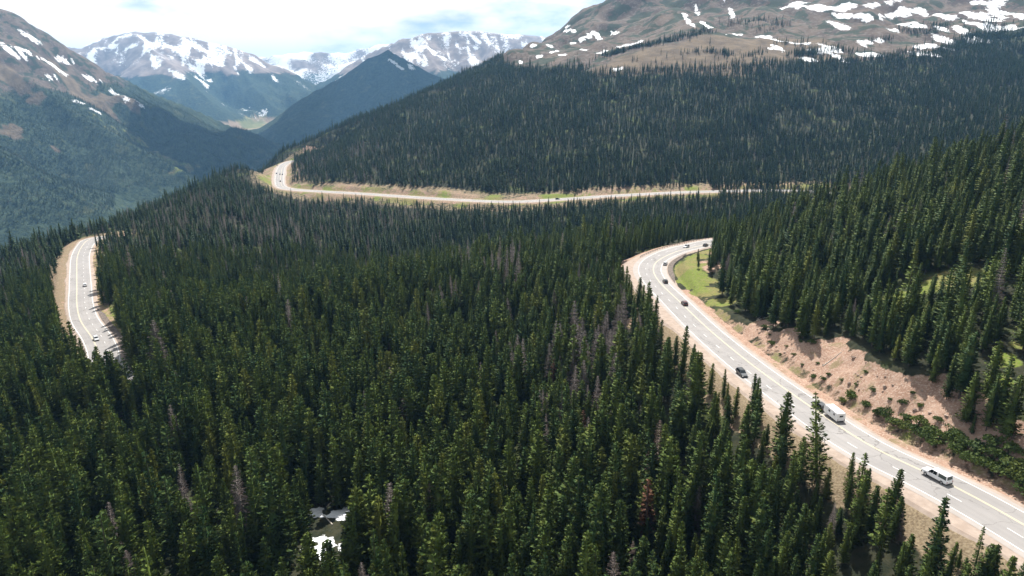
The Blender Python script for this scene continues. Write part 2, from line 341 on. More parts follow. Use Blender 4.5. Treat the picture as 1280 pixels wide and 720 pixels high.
# dry grass below the road
dry = np.where((g_which == 0) & (gy < 330) & (g_side < 0), 1 - sstep(6, 13, g_e), 0)
dry = np.maximum(dry, strip_dry * .8)
dry = np.maximum(dry, np.where((g_which == 1) & (g_side < 0), .62 * (1 - sstep(10, 17, g_e)), 0))
dry = np.maximum(dry, np.where(inB, .55 * (1 - sstep(20, 40, g_e)), 0))
bm_ = np.zeros(Npt)
for px, py, rad in [(790, 82, 45), (830, 74, 60), (870, 72, 60), (905, 74, 55), (935, 66, 60), (960, 60, 60), (900, 60, 70), (760, 88, 30), (1000, 58, 60)]:
    p = land(px, py, 900)
    if p is not None: bm_ = np.maximum(bm_, 1 - sstep(rad * .6, rad * 1.5, np.hypot(gx - p[0], (gy - p[1]) * .6)))
SCREE = []; LIME = []
for s_ in [(115, 130, 90), (95, 116, 60), (128, 136, 60), (10, 92, 50), (28, 116, 40), (48, 134, 30), (10, 168, 40), (140, 126, 50), (165, 128, 35), (72, 192, 16), (85, 100, 60)]: spot(SCREE, *s_, 1500)
for q_ in range(26):
    f_ = q_ / 25; spot(LIME, 112 + 120 * f_, 147 + 66 * f_ + 3 * math.sin(q_ * 1.7), 9 + 16 * f_, 1500)
def wide_spots(lst, x, y):
    v = np.zeros(x.shape); wx = x + 45 * fbm(x / 70, y / 70, 4, 63); wy = y + 45 * fbm(x / 70, y / 70, 4, 64)
    for sx, sy, rad in lst: v = np.maximum(v, 1 - sstep(rad * .6, rad * 1.3, np.hypot(wx - sx, wy - sy)))
    return v
_fm = (gr > 1800) & (gr < 5200)
bench2 = np.zeros(Npt); bench2[_fm] = wide_spots(SCREE, gx[_fm], gy[_fm]); bm_ = np.maximum(bm_, bench2)
lime = np.zeros(Npt); lime[_fm] = wide_spots(LIME, gx[_fm], gy[_fm]); grass = np.maximum(grass, lime * .6)
meadow = np.zeros(Npt)
mp = uz(312, 141, -450)
meadow = np.where((gr > 5000) & (gh < -395) & (gy > 6200), 1.0, 0)
farf = sstep(1500, 2100, gr) * (1 - bare)

me = bpy.data.meshes.new('ground')
ii = (np.arange(NA - 1)[:, None] * NR + np.arange(NR - 1)[None, :]).ravel()
quads = np.stack([ii, ii + 1, ii + NR + 1, ii + NR], 1)[:, ::-1]
me.vertices.add(Npt); me.vertices.foreach_set('co', P3.astype(np.float32).ravel())
me.loops.add(len(quads) * 4); me.loops.foreach_set('vertex_index', quads.astype(np.int32).ravel())
me.polygons.add(len(quads)); me.polygons.foreach_set('loop_start', np.arange(0, len(quads) * 4, 4, dtype=np.int32))
me.polygons.foreach_set('use_smooth', np.ones(len(quads), bool))
me.update(calc_edges=True)
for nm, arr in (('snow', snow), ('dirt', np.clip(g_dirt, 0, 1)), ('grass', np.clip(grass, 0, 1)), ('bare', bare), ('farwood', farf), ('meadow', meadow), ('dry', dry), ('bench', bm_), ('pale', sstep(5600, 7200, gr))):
    at = me.attributes.new(nm, 'FLOAT', 'POINT'); at.data.foreach_set('value', np.asarray(arr, np.float32))
ground = bpy.data.objects.new('ground', me); COL.objects.link(ground); ground['kind'] = 'structure'

# ------------------------------------------------------------------ materials
class NT:
    def __init__(s, name):
        s.m = bpy.data.materials.new(name); s.m.use_nodes = True; s.t = s.m.node_tree; s.t.nodes.clear()
        s.out = s.n('ShaderNodeOutputMaterial')
    def n(s, typ, **kw):
        nd = s.t.nodes.new(typ)
        for k, v in kw.items(): setattr(nd, k, v)
        return nd
    def l(s, a, b): s.t.links.new(a, b)
    def setin(s, sock, v):
        if isinstance(v, bpy.types.NodeSocket): s.l(v, sock)
        else: sock.default_value = v
    def attr(s, name): return s.n('ShaderNodeAttribute', attribute_name=name).outputs['Fac']
    def noise(s, scale, detail=4, rough=.55, vec=None, dist=0, lac=2):
        nd = s.n('ShaderNodeTexNoise'); nd.inputs['Scale'].default_value = scale; nd.inputs['Detail'].default_value = detail; nd.inputs['Roughness'].default_value = rough
        nd.inputs['Distortion'].default_value = dist; nd.inputs['Lacunarity'].default_value = lac
        if vec is None:
            if not hasattr(s, 'pos'): s.pos = s.n('ShaderNodeNewGeometry').outputs['Position']
            vec = s.pos
        s.l(vec, nd.inputs['Vector']); return nd.outputs['Fac']
    def math(s, op, a, b=0.0, c=None):
        nd = s.n('ShaderNodeMath', operation=op); s.setin(nd.inputs[0], a); s.setin(nd.inputs[1], b)
        if c is not None: s.setin(nd.inputs[2], c)
        return nd.outputs[0]
    def ramp(s, v, a, b):
        nd = s.n('ShaderNodeMapRange', clamp=True, interpolation_type='SMOOTHSTEP'); s.setin(nd.inputs['Value'], v); nd.inputs['From Min'].default_value = a; nd.inputs['From Max'].default_value = b
        return nd.outputs['Result']
    def mix(s, f, a, b):
        nd = s.n('ShaderNodeMix', data_type='RGBA'); s.setin(nd.inputs['Factor'], f)
        for sk, v in ((nd.inputs[6], a), (nd.inputs[7], b)):
            if isinstance(v, tuple): sk.default_value = (*v, 1)
            else: s.l(v, sk)
        return nd.outputs[2]
    def bsdf(s, col, rough=.8, spec=.3, metal=0, bump=None, bstr=.3, bdist=.1):
        b = s.n('ShaderNodeBsdfPrincipled')
        if isinstance(col, tuple): b.inputs['Base Color'].default_value = (*col, 1)
        else: s.l(col, b.inputs['Base Color'])
        s.setin(b.inputs['Roughness'], rough); b.inputs['Specular IOR Level'].default_value = spec; b.inputs['Metallic'].default_value = metal
        if bump is not None:
            bp = s.n('ShaderNodeBump'); bp.inputs['Strength'].default_value = bstr; bp.inputs['Distance'].default_value = bdist; s.l(bump, bp.inputs['Height']); s.l(bp.outputs[0], b.inputs['Normal'])
        return b.outputs[0]
    def done(s, sh): s.l(sh, s.out.inputs['Surface']); return s.m
def simple(name, col, rough=.6, var=.12, scale=3, spec=.3, metal=0):
    t = NT(name); tc = t.n('ShaderNodeTexCoord').outputs['Object']
    n = t.noise(scale, 3, .6, tc)
    c = t.mix(t.ramp(n, .3, .7), tuple(v * (1 - var) for v in col), tuple(min(1, v * (1 + var)) for v in col))
    return t.done(t.bsdf(c, rough, spec, metal))

def ground_mat():
    t = NT('ground_cover')
    n1 = t.noise(.35, 6, .6); n2 = t.noise(.035, 5, .6); n3 = t.noise(2.2, 5, .65); nf = t.noise(.012, 8, .62); nff = t.noise(.05, 6, .7); nk = t.noise(.022, 7, .6, dist=.4)
    floor_ = t.mix(t.ramp(n1, .35, .65), (.016, .020, .011), (.036, .036, .021))
    floor_ = t.mix(t.ramp(n2, .52, .66), floor_, (.060, .075, .024))
    wood = t.mix(t.ramp(nff, .38, .62), (.016, .030, .022), (.045, .066, .038))
    wood = t.mix(t.ramp(nf, .56, .68), wood, (.075, .085, .04))
    tun = t.mix(t.ramp(nf, .4, .62), (.070, .053, .043), (.116, .087, .066))
    tun = t.mix(t.ramp(t.noise(.11, 5, .7), .5, .62), tun, (.140, .118, .102))
    tun = t.mix(t.math('MULTIPLY', t.ramp(nk, .50, .57), .9), tun, (.030, .042, .026))
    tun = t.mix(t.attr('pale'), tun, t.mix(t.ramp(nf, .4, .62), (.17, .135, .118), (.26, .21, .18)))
    drt = t.mix(t.ramp(n1, .35, .68), (.245, .152, .108), (.33, .222, .165))
    drt = t.mix(t.ramp(n3, .50, .62), drt, (.385, .29, .23))
    drt = t.mix(t.ramp(t.noise(.8, 6, .7, dist=1.0), .60, .70), drt, (.15, .12, .07))
    grs = t.mix(t.ramp(n2, .42, .6), (.120, .165, .022), (.175, .150, .058))
    grs = t.mix(t.ramp(t.noise(1.1, 6, .75), .48, .62), grs, (.06, .085, .020))
    grs = t.mix(t.ramp(n3, .45, .7), grs, (.19, .155, .085))
    dryc = t.mix(t.ramp(n3, .38, .62), (.135, .100, .064), (.225, .178, .115))
    mead = t.mix(t.ramp(t.noise(.004, 5, .6), .45, .6), (.16, .17, .07), (.33, .24, .16))
    drt = t.mix(t.math('MULTIPLY', t.ramp(t.noise(.16, 5, .65), .56, .66), .75), drt, (.17, .14, .075))
    c = t.mix(t.attr('farwood'), floor_, wood)
    c = t.mix(t.ramp(t.math('ADD', t.attr('bare'), t.math('MULTIPLY', t.math('SUBTRACT', nf, .5), .9)), .35, .6), c, tun)
    bn = t.mix(t.ramp(n2, .38, .62), (.085, .064, .046), (.135, .102, .068)); bn = t.mix(t.ramp(n3, .5, .7), bn, (.15, .122, .088))
    c = t.mix(t.ramp(t.math('ADD', t.attr('bench'), t.math('MULTIPLY', t.math('SUBTRACT', nf, .5), 1.3)), .35, .75), c, bn)
    c = t.mix(t.attr('meadow'), c, mead)
    c = t.mix(t.ramp(t.math('ADD', t.attr('dirt'), t.math('MULTIPLY', t.math('SUBTRACT', n1, .5), .9)), .4, .62), c, drt)
    c = t.mix(t.ramp(t.math('ADD', t.attr('dry'), t.math('MULTIPLY', t.math('SUBTRACT', n1, .5), 1.1)), .4, .62), c, dryc)
    c = t.mix(t.ramp(t.math('ADD', t.attr('grass'), t.math('MULTIPLY', t.math('SUBTRACT', n1, .5), 1.3)), .30, .72), c, grs)
    sn = t.math('ADD', t.attr('snow'), t.math('MULTIPLY', t.math('SUBTRACT', t.noise(.035, 7, .66), .5), 1.7))
    sn = t.math('ADD', sn, t.math('MULTIPLY', t.math('SUBTRACT', t.noise(.13, 5, .65), .5), 1.1)); sn = t.math('ADD', sn, t.math('MULTIPLY', t.math('SUBTRACT', t.noise(.9, 3, .6), .5), .5))
    sm = t.ramp(t.math('MULTIPLY', sn, t.ramp(t.attr('snow'), .02, .25)), .42, .50)
    sc_ = t.mix(t.ramp(t.noise(.5, 5, .7), .45, .72), (.82, .84, .87), (.60, .60, .60))
    c = t.mix(sm, c, sc_)
    hgt = t.math('ADD', t.math('MULTIPLY', n3, .22), t.math('MULTIPLY', n1, .6))
    hgt = t.math('ADD', hgt, t.math('MULTIPLY', t.math('MULTIPLY', t.attr('farwood'), nff), 22))
    return t.done(t.bsdf(c, .95, .1, 0, hgt, .75, 1.0))
ground.data.materials.append(ground_mat())

def leaf_mat(name, dark, light, tip, trans=.22):
    t = NT(name); oi = t.n('ShaderNodeObjectInfo').outputs['Random']
    c = t.mix(oi, dark, light)
    r2 = t.math('FRACT', t.math('MULTIPLY', oi, 17.31))
    c = t.mix(t.math('MULTIPLY', t.ramp(r2, .84, 1.0), .6), c, tip)
    tc = t.n('ShaderNodeTexCoord').outputs['Object']
    n = t.noise(.9, 3, .6, tc)
    c = t.mix(t.math('MULTIPLY', t.ramp(n, .45, .7), .5), c, tip)
    d = t.bsdf(c, .7, .15)
    tr = t.n('ShaderNodeBsdfTranslucent'); t.l(c, tr.inputs['Color'])
    mx = t.n('ShaderNodeMixShader'); mx.inputs[0].default_value = trans; t.l(d, mx.inputs[1]); t.l(tr.outputs[0], mx.inputs[2])
    return t.done(mx.outputs[0])
M = {}
M['needle'] = leaf_mat('needles', (.030, .066, .021), (.088, .128, .023), (.185, .198, .034))
M['needle_far_shaded'] = leaf_mat('needles_far_shaded', (.022, .050, .024), (.052, .086, .026), (.088, .112, .032), .18)  # darker copy of the needles; colour stands in for far crowns' missing self-shadow
M['dead'] = leaf_mat('dead_twigs', (.070, .060, .055), (.135, .114, .104), (.100, .060, .045), .15)
M['rust'] = leaf_mat('rusty_needles', (.105, .050, .030), (.130, .060, .034), (.085, .055, .035), .15)
M['bush'] = leaf_mat('shrub_leaves', (.040, .068, .018), (.075, .105, .022), (.12, .14, .03))
M['bark'] = simple('bark', (.085, .065, .05), .9, .35, 2)
M['greybark'] = simple('grey_bark', (.20, .175, .155), .9, .3, 2)
M['palelog'] = simple('bleached_log', (.45, .40, .34), .9, .2, 2)

def mesh_obj(name, bm, mats, parent=None, smooth=False):
    m = bpy.data.meshes.new(name); bm.to_mesh(m); bm.free()
    for q in (mats if isinstance(mats, (list, tuple)) else [mats]): m.materials.append(q)
    if smooth:
        for p in m.polygons: p.use_smooth = True
    o = bpy.data.objects.new(name, m); COL.objects.link(o)
    if parent: o.parent = parent
    return o
def thing(name, label, cat, loc=(0, 0, 0), rz=0, group=None):
    o = bpy.data.objects.new(name, None); COL.objects.link(o); o.empty_display_size = .5
    o.location = loc; o.rotation_euler = (0, 0, rz); o['label'] = label; o['category'] = cat
    if group: o['group'] = group
    return o

# ------------------------------------------------------------------ roads, shoulders, markings
def asphalt():
    t = NT('asphalt'); n = t.noise(.25, 5, .6); n2 = t.noise(9, 3, .6); n3 = t.noise(.06, 3, .5)
    c = t.mix(t.ramp(n, .3, .7), (.218, .207, .200), (.248, .235, .227))
    c = t.mix(t.math('MULTIPLY', t.ramp(n3, .45, .6), .5), c, (.285, .270, .259))
    c = t.mix(t.math('MULTIPLY', t.ramp(n2, .55, .7), .3), c, (.18, .17, .165))
    w = t.attr('wheel'); c = t.mix(t.math('MULTIPLY', w, .42), c, (.195, .184, .178))
    vo = t.n('ShaderNodeTexVoronoi', feature='DISTANCE_TO_EDGE'); vo.inputs['Scale'].default_value = .11; wn = t.n('ShaderNodeTexNoise'); wn.inputs['Scale'].default_value = .35; wn.inputs['Detail'].default_value = 4; t.l(t.pos, wn.inputs['Vector'])
    wv = t.n('ShaderNodeVectorMath', operation='MULTIPLY_ADD'); t.l(wn.outputs['Color'], wv.inputs[0]); wv.inputs[1].default_value = (5, 5, 0); t.l(t.pos, wv.inputs[2]); t.l(wv.outputs[0], vo.inputs['Vector'])
    ck = t.math('SUBTRACT', 1.0, t.ramp(vo.outputs['Distance'], .004, .014)); c = t.mix(t.math('MULTIPLY', ck, .5), c, (.07, .065, .062))
    c = t.mix(t.math('MULTIPLY', t.ramp(t.noise(.02, 2, .4), .56, .60), .3), c, (.19, .18, .172))
    s = t.attr('edge'); c = t.mix(s, c, t.mix(t.ramp(n, .35, .65), (.275, .248, .227), (.31, .28, .257)))
    return t.done(t.bsdf(c, .85, .3, 0, n2, .2, .02))
def gravel():
    t = NT('shoulder_gravel'); n = t.noise(.5, 6, .65); n2 = t.noise(4, 5, .7)
    c = t.mix(t.ramp(n, .35, .65), (.27, .215, .178), (.34, .278, .234)); c = t.mix(t.math('MULTIPLY', t.ramp(n2, .5, .65), .5), c, (.27, .20, .14))
    return t.done(t.bsdf(c, .95, .1, 0, n2, .4, .1))
def dark_strip_mat():
    t = NT('dark_gravel'); n = t.noise(.8, 6, .65)
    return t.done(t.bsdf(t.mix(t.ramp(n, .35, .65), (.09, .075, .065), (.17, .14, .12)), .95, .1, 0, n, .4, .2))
def paint(nm, col):
    t = NT(nm); n = t.noise(3.0, 5, .7); n2 = t.noise(.15, 3, .6)
    c = t.mix(t.math('ADD', t.math('MULTIPLY', t.ramp(n, .5, .7), .45), .18), col, (.32, .30, .28)); return t.done(t.bsdf(c, .7, .3))
M['asphalt'] = asphalt(); M['gravel'] = gravel(); M['ditch'] = dark_strip_mat()
M['white_paint'] = paint('white_road_paint', (.80, .79, .77)); M['yellow_paint'] = paint('yellow_road_paint', (.56, .48, .31))
def normals2(rd):
    d = np.gradient(rd[:, :2], axis=0); d /= np.linalg.norm(d, axis=1)[:, None]
    return d, np.stack([d[:, 1], -d[:, 0]], 1)         # tangent, right-hand normal
def ribbon(name, rd, cols, mat, attrs=None, sel=None):
    """cols: list of (offset array or float, dz)"""
    d, nrm = normals2(rd); n = len(rd); k = len(cols)
    V = np.zeros((n, k, 3))
    for j, (off, dz) in enumerate(cols):
        off = np.broadcast_to(off, (n,)); V[:, j, :2] = rd[:, :2] + nrm * off[:, None]; V[:, j, 2] = rd[:, 2] + dz
    faces = []
    for i in range(n - 1):
        if sel is not None and not (sel[i] and sel[i + 1]): continue
        for j in range(k - 1):
            faces.append((i * k + j, i * k + j + 1, (i + 1) * k + j + 1, (i + 1) * k + j))
    m = bpy.data.meshes.new(name); m.from_pydata(V.reshape(-1, 3).tolist(), [], faces); m.materials.append(mat)
    for nm, vals in (attrs or {}).items():
        at = m.attributes.new(nm, 'FLOAT', 'POINT'); at.data.foreach_set('value', np.tile(np.asarray(vals, np.float32), n))
    m.update(); o = bpy.data.objects.new(name, m); COL.objects.link(o); o['kind'] = 'structure'
    return o
LW = 5.45                                                 # centre to edge line
def build_road(rd, hw, ri, c_off):
    s = np.arange(len(rd)) * 3.0
    wl = 1.2 * fbm(s / 14, s * 0 + 3.3 + ri, 3, 8); wr = 1.2 * fbm(s / 14, s * 0 + 9.3 + ri, 3, 8)
    ex = 1.2 + (np.exp(-((rd[:, 0] - 55) ** 2 + (rd[:, 1] - 300) ** 2) / 60 ** 2) * 1.6 if ri == 0 else -1.7)
    ribbon('road_shoulder', rd, [(-hw - 3.2 - ex + wl, -1.1), (-hw - 1.6 - ex + wl, -.18), (-hw + .1, -.06), (hw - .1, -.06), (hw + 1.1 + wr, -.14), (hw + 2.6 + wr, -1.0)], M['gravel'])
    offs = [-1, -.97, -LW, -4.6, -3.9, -3.3, -2.5, -1.8, -1.0, -.2, .6, 1.3, 2.1, 2.8, 3.6, 4.4, LW, .97, 1]
    wheel = [0, 0, 0, 0, .8, .1, .9, 0, 0, .8, .1, .8, 0, 0, .9, .15, 0, 0, 0]
    edge = [1, 1, .15] + [0] * 13 + [.15, 1, 1]
    cols = []
    for o_ in offs:
        off = o_ * hw if abs(o_) <= 1 and o_ not in (-1.0, 0.6) or o_ in (-1,) and len(cols) == 0 else np.full(len(rd), o_)
        cols.append((off, 0.06 * (1 - (np.mean(np.abs(off)) / 7.5) ** 2)))
    # explicit: two outer columns follow the paved width
    cols[0] = (-hw, -.03); cols[1] = (-(LW + .35) + 0 * hw, .02); cols[-2] = (LW + .35 + 0 * hw, .02); cols[-1] = (hw, -.03)
    for q in range(2, len(offs) - 2): cols[q] = (offs[q] + 0 * hw, .06 * (1 - (abs(offs[q]) / 7.5) ** 2))
    ribbon('road', rd, cols, M['asphalt'], {'wheel': wheel, 'edge': edge})
    def zz(o): return .06 * (1 - (abs(o) / 7.5) ** 2) + .008
    def strip(name, a, b, mat, sel=None): ribbon(name, rd, [(a, zz(a)), (b, zz(b))], mat, None, sel)
    strip('edge_line', -LW - .085, -LW + .085, M['white_paint']); strip('edge_line', LW - .085, LW + .085, M['white_paint'])
    strip('centre_line', c_off - .24, c_off - .08, M['yellow_paint']); strip('centre_line', c_off + .08, c_off + .24, M['yellow_paint'])
    dash = ((np.arange(len(rd)) % 4) < 2)
    strip('lane_line', c_off - 3.75 if ri == 0 else c_off + 3.55, c_off - 3.61 if ri == 0 else c_off + 3.69, M['white_paint'], dash)
build_road(rA, HW[0], 0, 1.75); build_road(rC, HW[1], 1, -1.75)

# shallow dark ribbon along the inner edges of the bends
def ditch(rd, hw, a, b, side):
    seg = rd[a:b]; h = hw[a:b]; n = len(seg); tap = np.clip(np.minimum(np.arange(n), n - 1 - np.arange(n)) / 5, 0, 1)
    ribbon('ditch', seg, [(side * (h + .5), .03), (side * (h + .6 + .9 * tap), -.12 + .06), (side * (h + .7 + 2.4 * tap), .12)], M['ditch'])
def nearest(rd, p): return int(np.argmin(((rd[:, :2] - np.asarray(p)[:2]) ** 2).sum(1)))
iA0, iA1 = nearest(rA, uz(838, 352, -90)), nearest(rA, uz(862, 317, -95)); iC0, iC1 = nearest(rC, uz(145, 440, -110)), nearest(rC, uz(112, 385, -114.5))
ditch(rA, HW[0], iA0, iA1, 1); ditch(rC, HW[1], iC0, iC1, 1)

# guard rails on the outer side of the two bends
def guard_rail(rd, hw, a, b, side, label):
    seg = rd[a:b]; h = hw[a:b]; d, nrm = normals2(seg)
    base = seg.copy(); base[:, :2] += nrm * (side * (h + .9))[:, None]
    root = thing('guard_rail', label, 'guard rail', tuple(base[0]))
    bm = bmesh.new(); prof = [(-.03, .48), (.03, .55), (-.03, .63), (.03, .71), (-.03, .78)]; rows = []
    for p, nn in zip(base, nrm):
        rows.append([bm.verts.new((*(p[:2] - base[0][:2] + nn * (-side) * (q[0] + .09)), p[2] - base[0][2] + q[1])) for q in prof])
    for r0, r1 in zip(rows[:-1], rows[1:]):
        for j in range(len(prof) - 1): bm.faces.new((r0[j], r0[j + 1], r1[j + 1], r1[j]))
    rail = mesh_obj('rail', bm, M['steel'], root); md = rail.modifiers.new('thick', 'SOLIDIFY'); md.thickness = .02
    bm = bmesh.new(); bmesh.ops.create_cube(bm, size=1); bmesh.ops.scale(bm, vec=(.14, .14, 1.5), verts=bm.verts)
    bmesh.ops.bevel(bm, geom=bm.edges[:], offset=.015, segments=1)
    m = bpy.data.meshes.new('post'); bm.to_mesh(m); bm.free(); m.materials.append(M['bark'])
    for k in range(0, len(base), 1):
        o = bpy.data.objects.new('post', m); COL.objects.link(o); o.parent = root; o.location = tuple(base[k] - base[0] + np.array([0, 0, .1]))
M['steel'] = simple('weathered_steel', (.16, .14, .13), .5, .2, 1.5, .5, .5)
guard_rail(rA, HW[0], nearest(rA, uz(806, 322, -93)), nearest(rA, uz(897, 300, -98.5)), -1, 'dark steel guard rail on the outer edge of the hairpin bend')

# ------------------------------------------------------------------ trees
def add_quad(V, Fc, a, b, c, d):
    n = len(V); V += [a, b, c, d]; Fc.append((n, n + 1, n + 2, n + 3))
def tube(V, Fc, pts, rads, k=5):
    n0 = len(V); pts = [np.array(p, float) for p in pts]
    for i, (p, r_) in enumerate(zip(pts, rads)):
        t = pts[min(i + 1, len(pts) - 1)] - pts[max(i - 1, 0)]; t /= np.linalg.norm(t)
        u = np.cross(t, [0.3, 1, .2] if abs(t[2]) > .8 else [0, 0, 1]); u /= np.linalg.norm(u); v = np.cross(t, u)
        for j in range(k):
            a = 2 * math.pi * j / k; V.append(tuple(p + (u * math.cos(a) + v * math.sin(a)) * r_))
    for i in range(len(pts) - 1):
        for j in range(k):
            j2 = (j + 1) % k; Fc.append((n0 + i * k + j, n0 + i * k + j2, n0 + (i + 1) * k + j2, n0 + (i + 1) * k + j))
def trunk_geo(rg, Ht, r0):
    V, Fc = [], []; n = 6; lean = rg.uniform(-.012, .012, 2) * Ht
    tube(V, Fc, [(lean[0] * (i / n) ** 2, lean[1] * (i / n) ** 2, -.6 + (Ht * .985 + .6) * i / n) for i in range(n + 1)], [r0 * (1 - .93 * i / n) for i in range(n + 1)], 6)
    return V, Fc
def crown_geo(rg, Ht, Rd, whorls, nb, lod, base=.10, thin=1.0, dead=False, gap=.0):
    V, Fc = [], []
    for w in range(whorls):
        f = (w + rg.uniform(0, .5)) / whorls; f = f ** .92
        z = Ht * (base + (1 - base) * f)
        L0 = Rd * ((1 - f) ** .68) * rg.uniform(.78, 1.12) + .16
        if f < .12: L0 *= .72 + 2.2 * f
        k = max(3, int(nb * (1 - .45 * f))); a0 = rg.uniform(0, 6.28)
        for b in range(k):
            if rg.random() < gap: continue
            a = a0 + 6.283 * b / k + rg.uniform(-.25, .25); L = L0 * rg.uniform(.62, 1.15)
            droop = (.42 - .75 * f) * rg.uniform(.6, 1.3)
            ca, sa = math.cos(a), math.sin(a)
            def pt(t, side=0.0, dz=0.0):
                rad = L * t; zz = z - L * droop * t * (1 - .35 * t) + L * .10 * t * t + dz
                return (ca * rad - sa * side, sa * rad + ca * side, zz)
            if dead:
                wd = .05 * thin + .02 * L
                add_quad(V, Fc, pt(.0, -wd, 0), pt(.0, wd, 0), pt(1, wd * .3, 0), pt(1, -wd * .3, 0))
                for q in range(3 if lod == 0 else 1):
                    t = rg.uniform(.3, .9); sd = rg.choice([-1, 1]); s = L * rg.uniform(.2, .42)
                    add_quad(V, Fc, pt(t, 0), pt(t + .06, .0, .04), pt(min(1.05, t + .22), sd * s, -.05), pt(t + .14, sd * s * .9, -.16))
                continue
            if lod == 0:
                nt = max(2, int(3 + L * 1.5))
                for q in range(nt):
                    t = .22 + .78 * (q + rg.uniform(.1, .9)) / nt
                    for sd in (-1, 1):
                        s = (.20 + .42 * L * (1 - t) * .9 + .12) * rg.uniform(.7, 1.25) * thin; wv = (.13 + .05 * L) * rg.uniform(.8, 1.3) * thin
                        hang = -rg.uniform(-.10, .18) * s - .02
                        add_quad(V, Fc, pt(t - wv / L * .5), pt(t + wv / L * .6, sd * s * .45, hang * .2 + .04), pt(min(1.12, t + .5 * s / L), sd * s, hang), pt(t - wv / L * .4, sd * s * .55, hang * .9 - .05))
                s = .20 * thin
                add_quad(V, Fc, pt(.72), pt(.9, s, -.03), pt(1.10, 0, .06), pt(.9, -s, -.03))
            else:
                s = (.22 + .27 * L) * thin
                add_quad(V, Fc, pt(.12, 0, .05), pt(.55, s, -.10), pt(1.06, s * .15, .02), pt(.58, -s * .25, .06))
                add_quad(V, Fc, pt(.2, 0, .0), pt(.62, -s, -.16), pt(1.0, -s * .5, -.12), pt(.72, s * .2, .05))
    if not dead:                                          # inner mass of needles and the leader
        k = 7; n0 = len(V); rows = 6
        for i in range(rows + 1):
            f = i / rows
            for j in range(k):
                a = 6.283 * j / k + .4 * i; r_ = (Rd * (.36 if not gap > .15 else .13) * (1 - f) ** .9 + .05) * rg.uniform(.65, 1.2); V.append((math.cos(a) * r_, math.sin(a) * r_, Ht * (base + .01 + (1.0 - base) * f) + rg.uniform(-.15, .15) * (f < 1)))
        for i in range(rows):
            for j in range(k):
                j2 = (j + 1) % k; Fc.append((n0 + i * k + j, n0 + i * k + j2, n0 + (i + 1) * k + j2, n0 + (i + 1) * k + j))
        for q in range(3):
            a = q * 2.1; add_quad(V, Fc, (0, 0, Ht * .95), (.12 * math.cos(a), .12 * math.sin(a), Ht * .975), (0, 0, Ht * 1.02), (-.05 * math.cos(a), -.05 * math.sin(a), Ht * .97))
    return V, Fc
def crown_normals(V, jit, r_):
    P = np.array(V, float); rad = P.copy(); rad[:, 2] = 0; L = np.linalg.norm(rad, axis=1)[:, None]; rad = np.where(L > .02, rad / np.maximum(L, .02), 0)
    j = np.repeat(r_.normal(0, jit, (len(P) // 4 + 1, 3)), 4, 0)[:len(P)]
    n_ = rad * .85 + np.array([0, 0, .42]) + j
    return n_ / np.linalg.norm(n_, axis=1)[:, None]
def to_mesh(name, V, Fc, mat):
    m = bpy.data.meshes.new(name); m.from_pydata([tuple(map(float, v)) for v in V], [], Fc); m.materials.append(mat); m.update(); return m
rg = np.random.default_rng(5)
KINDS = {}          # kind -> list of (trunk mesh, crown mesh, height)
def make_kind(kind, n, Ht, Rd, whorls, nb, lod, mat, bark, base=.1, thin=1., dead=False, gap=0., r0=.17):
    L = []
    for i in range(n):
        rd_ = Rd * rg.uniform(.85, 1.2); bs = base * rg.uniform(.6, 1.5)
        tv = trunk_geo(rg, Ht, r0); cv = crown_geo(rg, Ht, rd_, whorls, nb, lod, bs, thin, dead, gap)
        cm = to_mesh('branches' if dead else 'crown', *cv, mat); nv = None
        if not dead:
            nv = crown_normals(cv[0], .42, rg)
            for p_ in cm.polygons: p_.use_smooth = True
            cm.normals_split_custom_set_from_vertices(nv.tolist())
        L.append((to_mesh('trunk', *tv, bark), cm, Ht, tv, cv, nv))
    KINDS[kind] = L
make_kind('near', 9, 14, 2.15, 26, 9, 0, M['needle'], M['bark'], thin=.92, gap=.10)
make_kind('far', 6, 14, 2.2, 15, 6, 1, M['needle_far_shaded'], M['bark'], gap=.04)
make_kind('sparse', 4, 14, 1.9, 21, 7, 0, M['needle'], M['bark'], base=.28, gap=.28)
make_kind('dead', 5, 14, 1.7, 30, 11, 0, M['dead'], M['greybark'], base=.12, dead=True, gap=.05)
make_kind('deadfar', 4, 14, 1.5, 20, 9, 1, M['dead'], M['greybark'], base=.15, dead=True, thin=2.2, gap=.1)
make_kind('rust', 2, 14, 1.3, 18, 6, 0, M['rust'], M['greybark'], base=.2, gap=.2)
make_kind('lone', 1, 20, 2.7, 24, 8, 0, M['needle'], M['bark'], base=.12, gap=.16, r0=.22)

# where trees stand
def scatter(r0, r1, step, a_lim):
    xs = np.arange(-r1 * math.sin(a_lim), r1 * math.sin(a_lim), step); ys = np.arange(20, r1, step)
    X, Y = np.meshgrid(xs, ys); X = X.ravel(); Y = Y.ravel()
    r_ = np.hypot(X, Y); m = (r_ > r0) & (r_ < r1) & (np.abs(np.arctan2(X, Y)) < a_lim); X, Y = X[m], Y[m]
    return X + rng.uniform(-.55, .55, len(X)) * step, Y + rng.uniform(-.55, .55, len(Y)) * step
sets = [scatter(40, 420, 3.7, R(46)), scatter(420, 900, 4.1, R(43)), scatter(900, 1900, 4.3, R(41)), scatter(1900, 4300, 6.8, R(41))]
tx = np.concatenate([s[0] for s in sets]); ty = np.concatenate([s[1] for s in sets]); tr = np.hypot(tx, ty)
tz = height(tx, ty)
D, zr, side, hw, which, par = road_info(tx, ty)
e = D - hw
rnd = rng.random(len(tx))
dens = np.clip(.84 + .75 * fbm(tx / 22, ty / 22, 3, 21), .12, 1)
dens = np.where((tr > 430) & (tr < 1900), np.maximum(dens, .35), dens)
dens = np.where((tx > 5) & (ty < 330) & (which == 0) & (side < 0), np.maximum(dens, .86), dens)
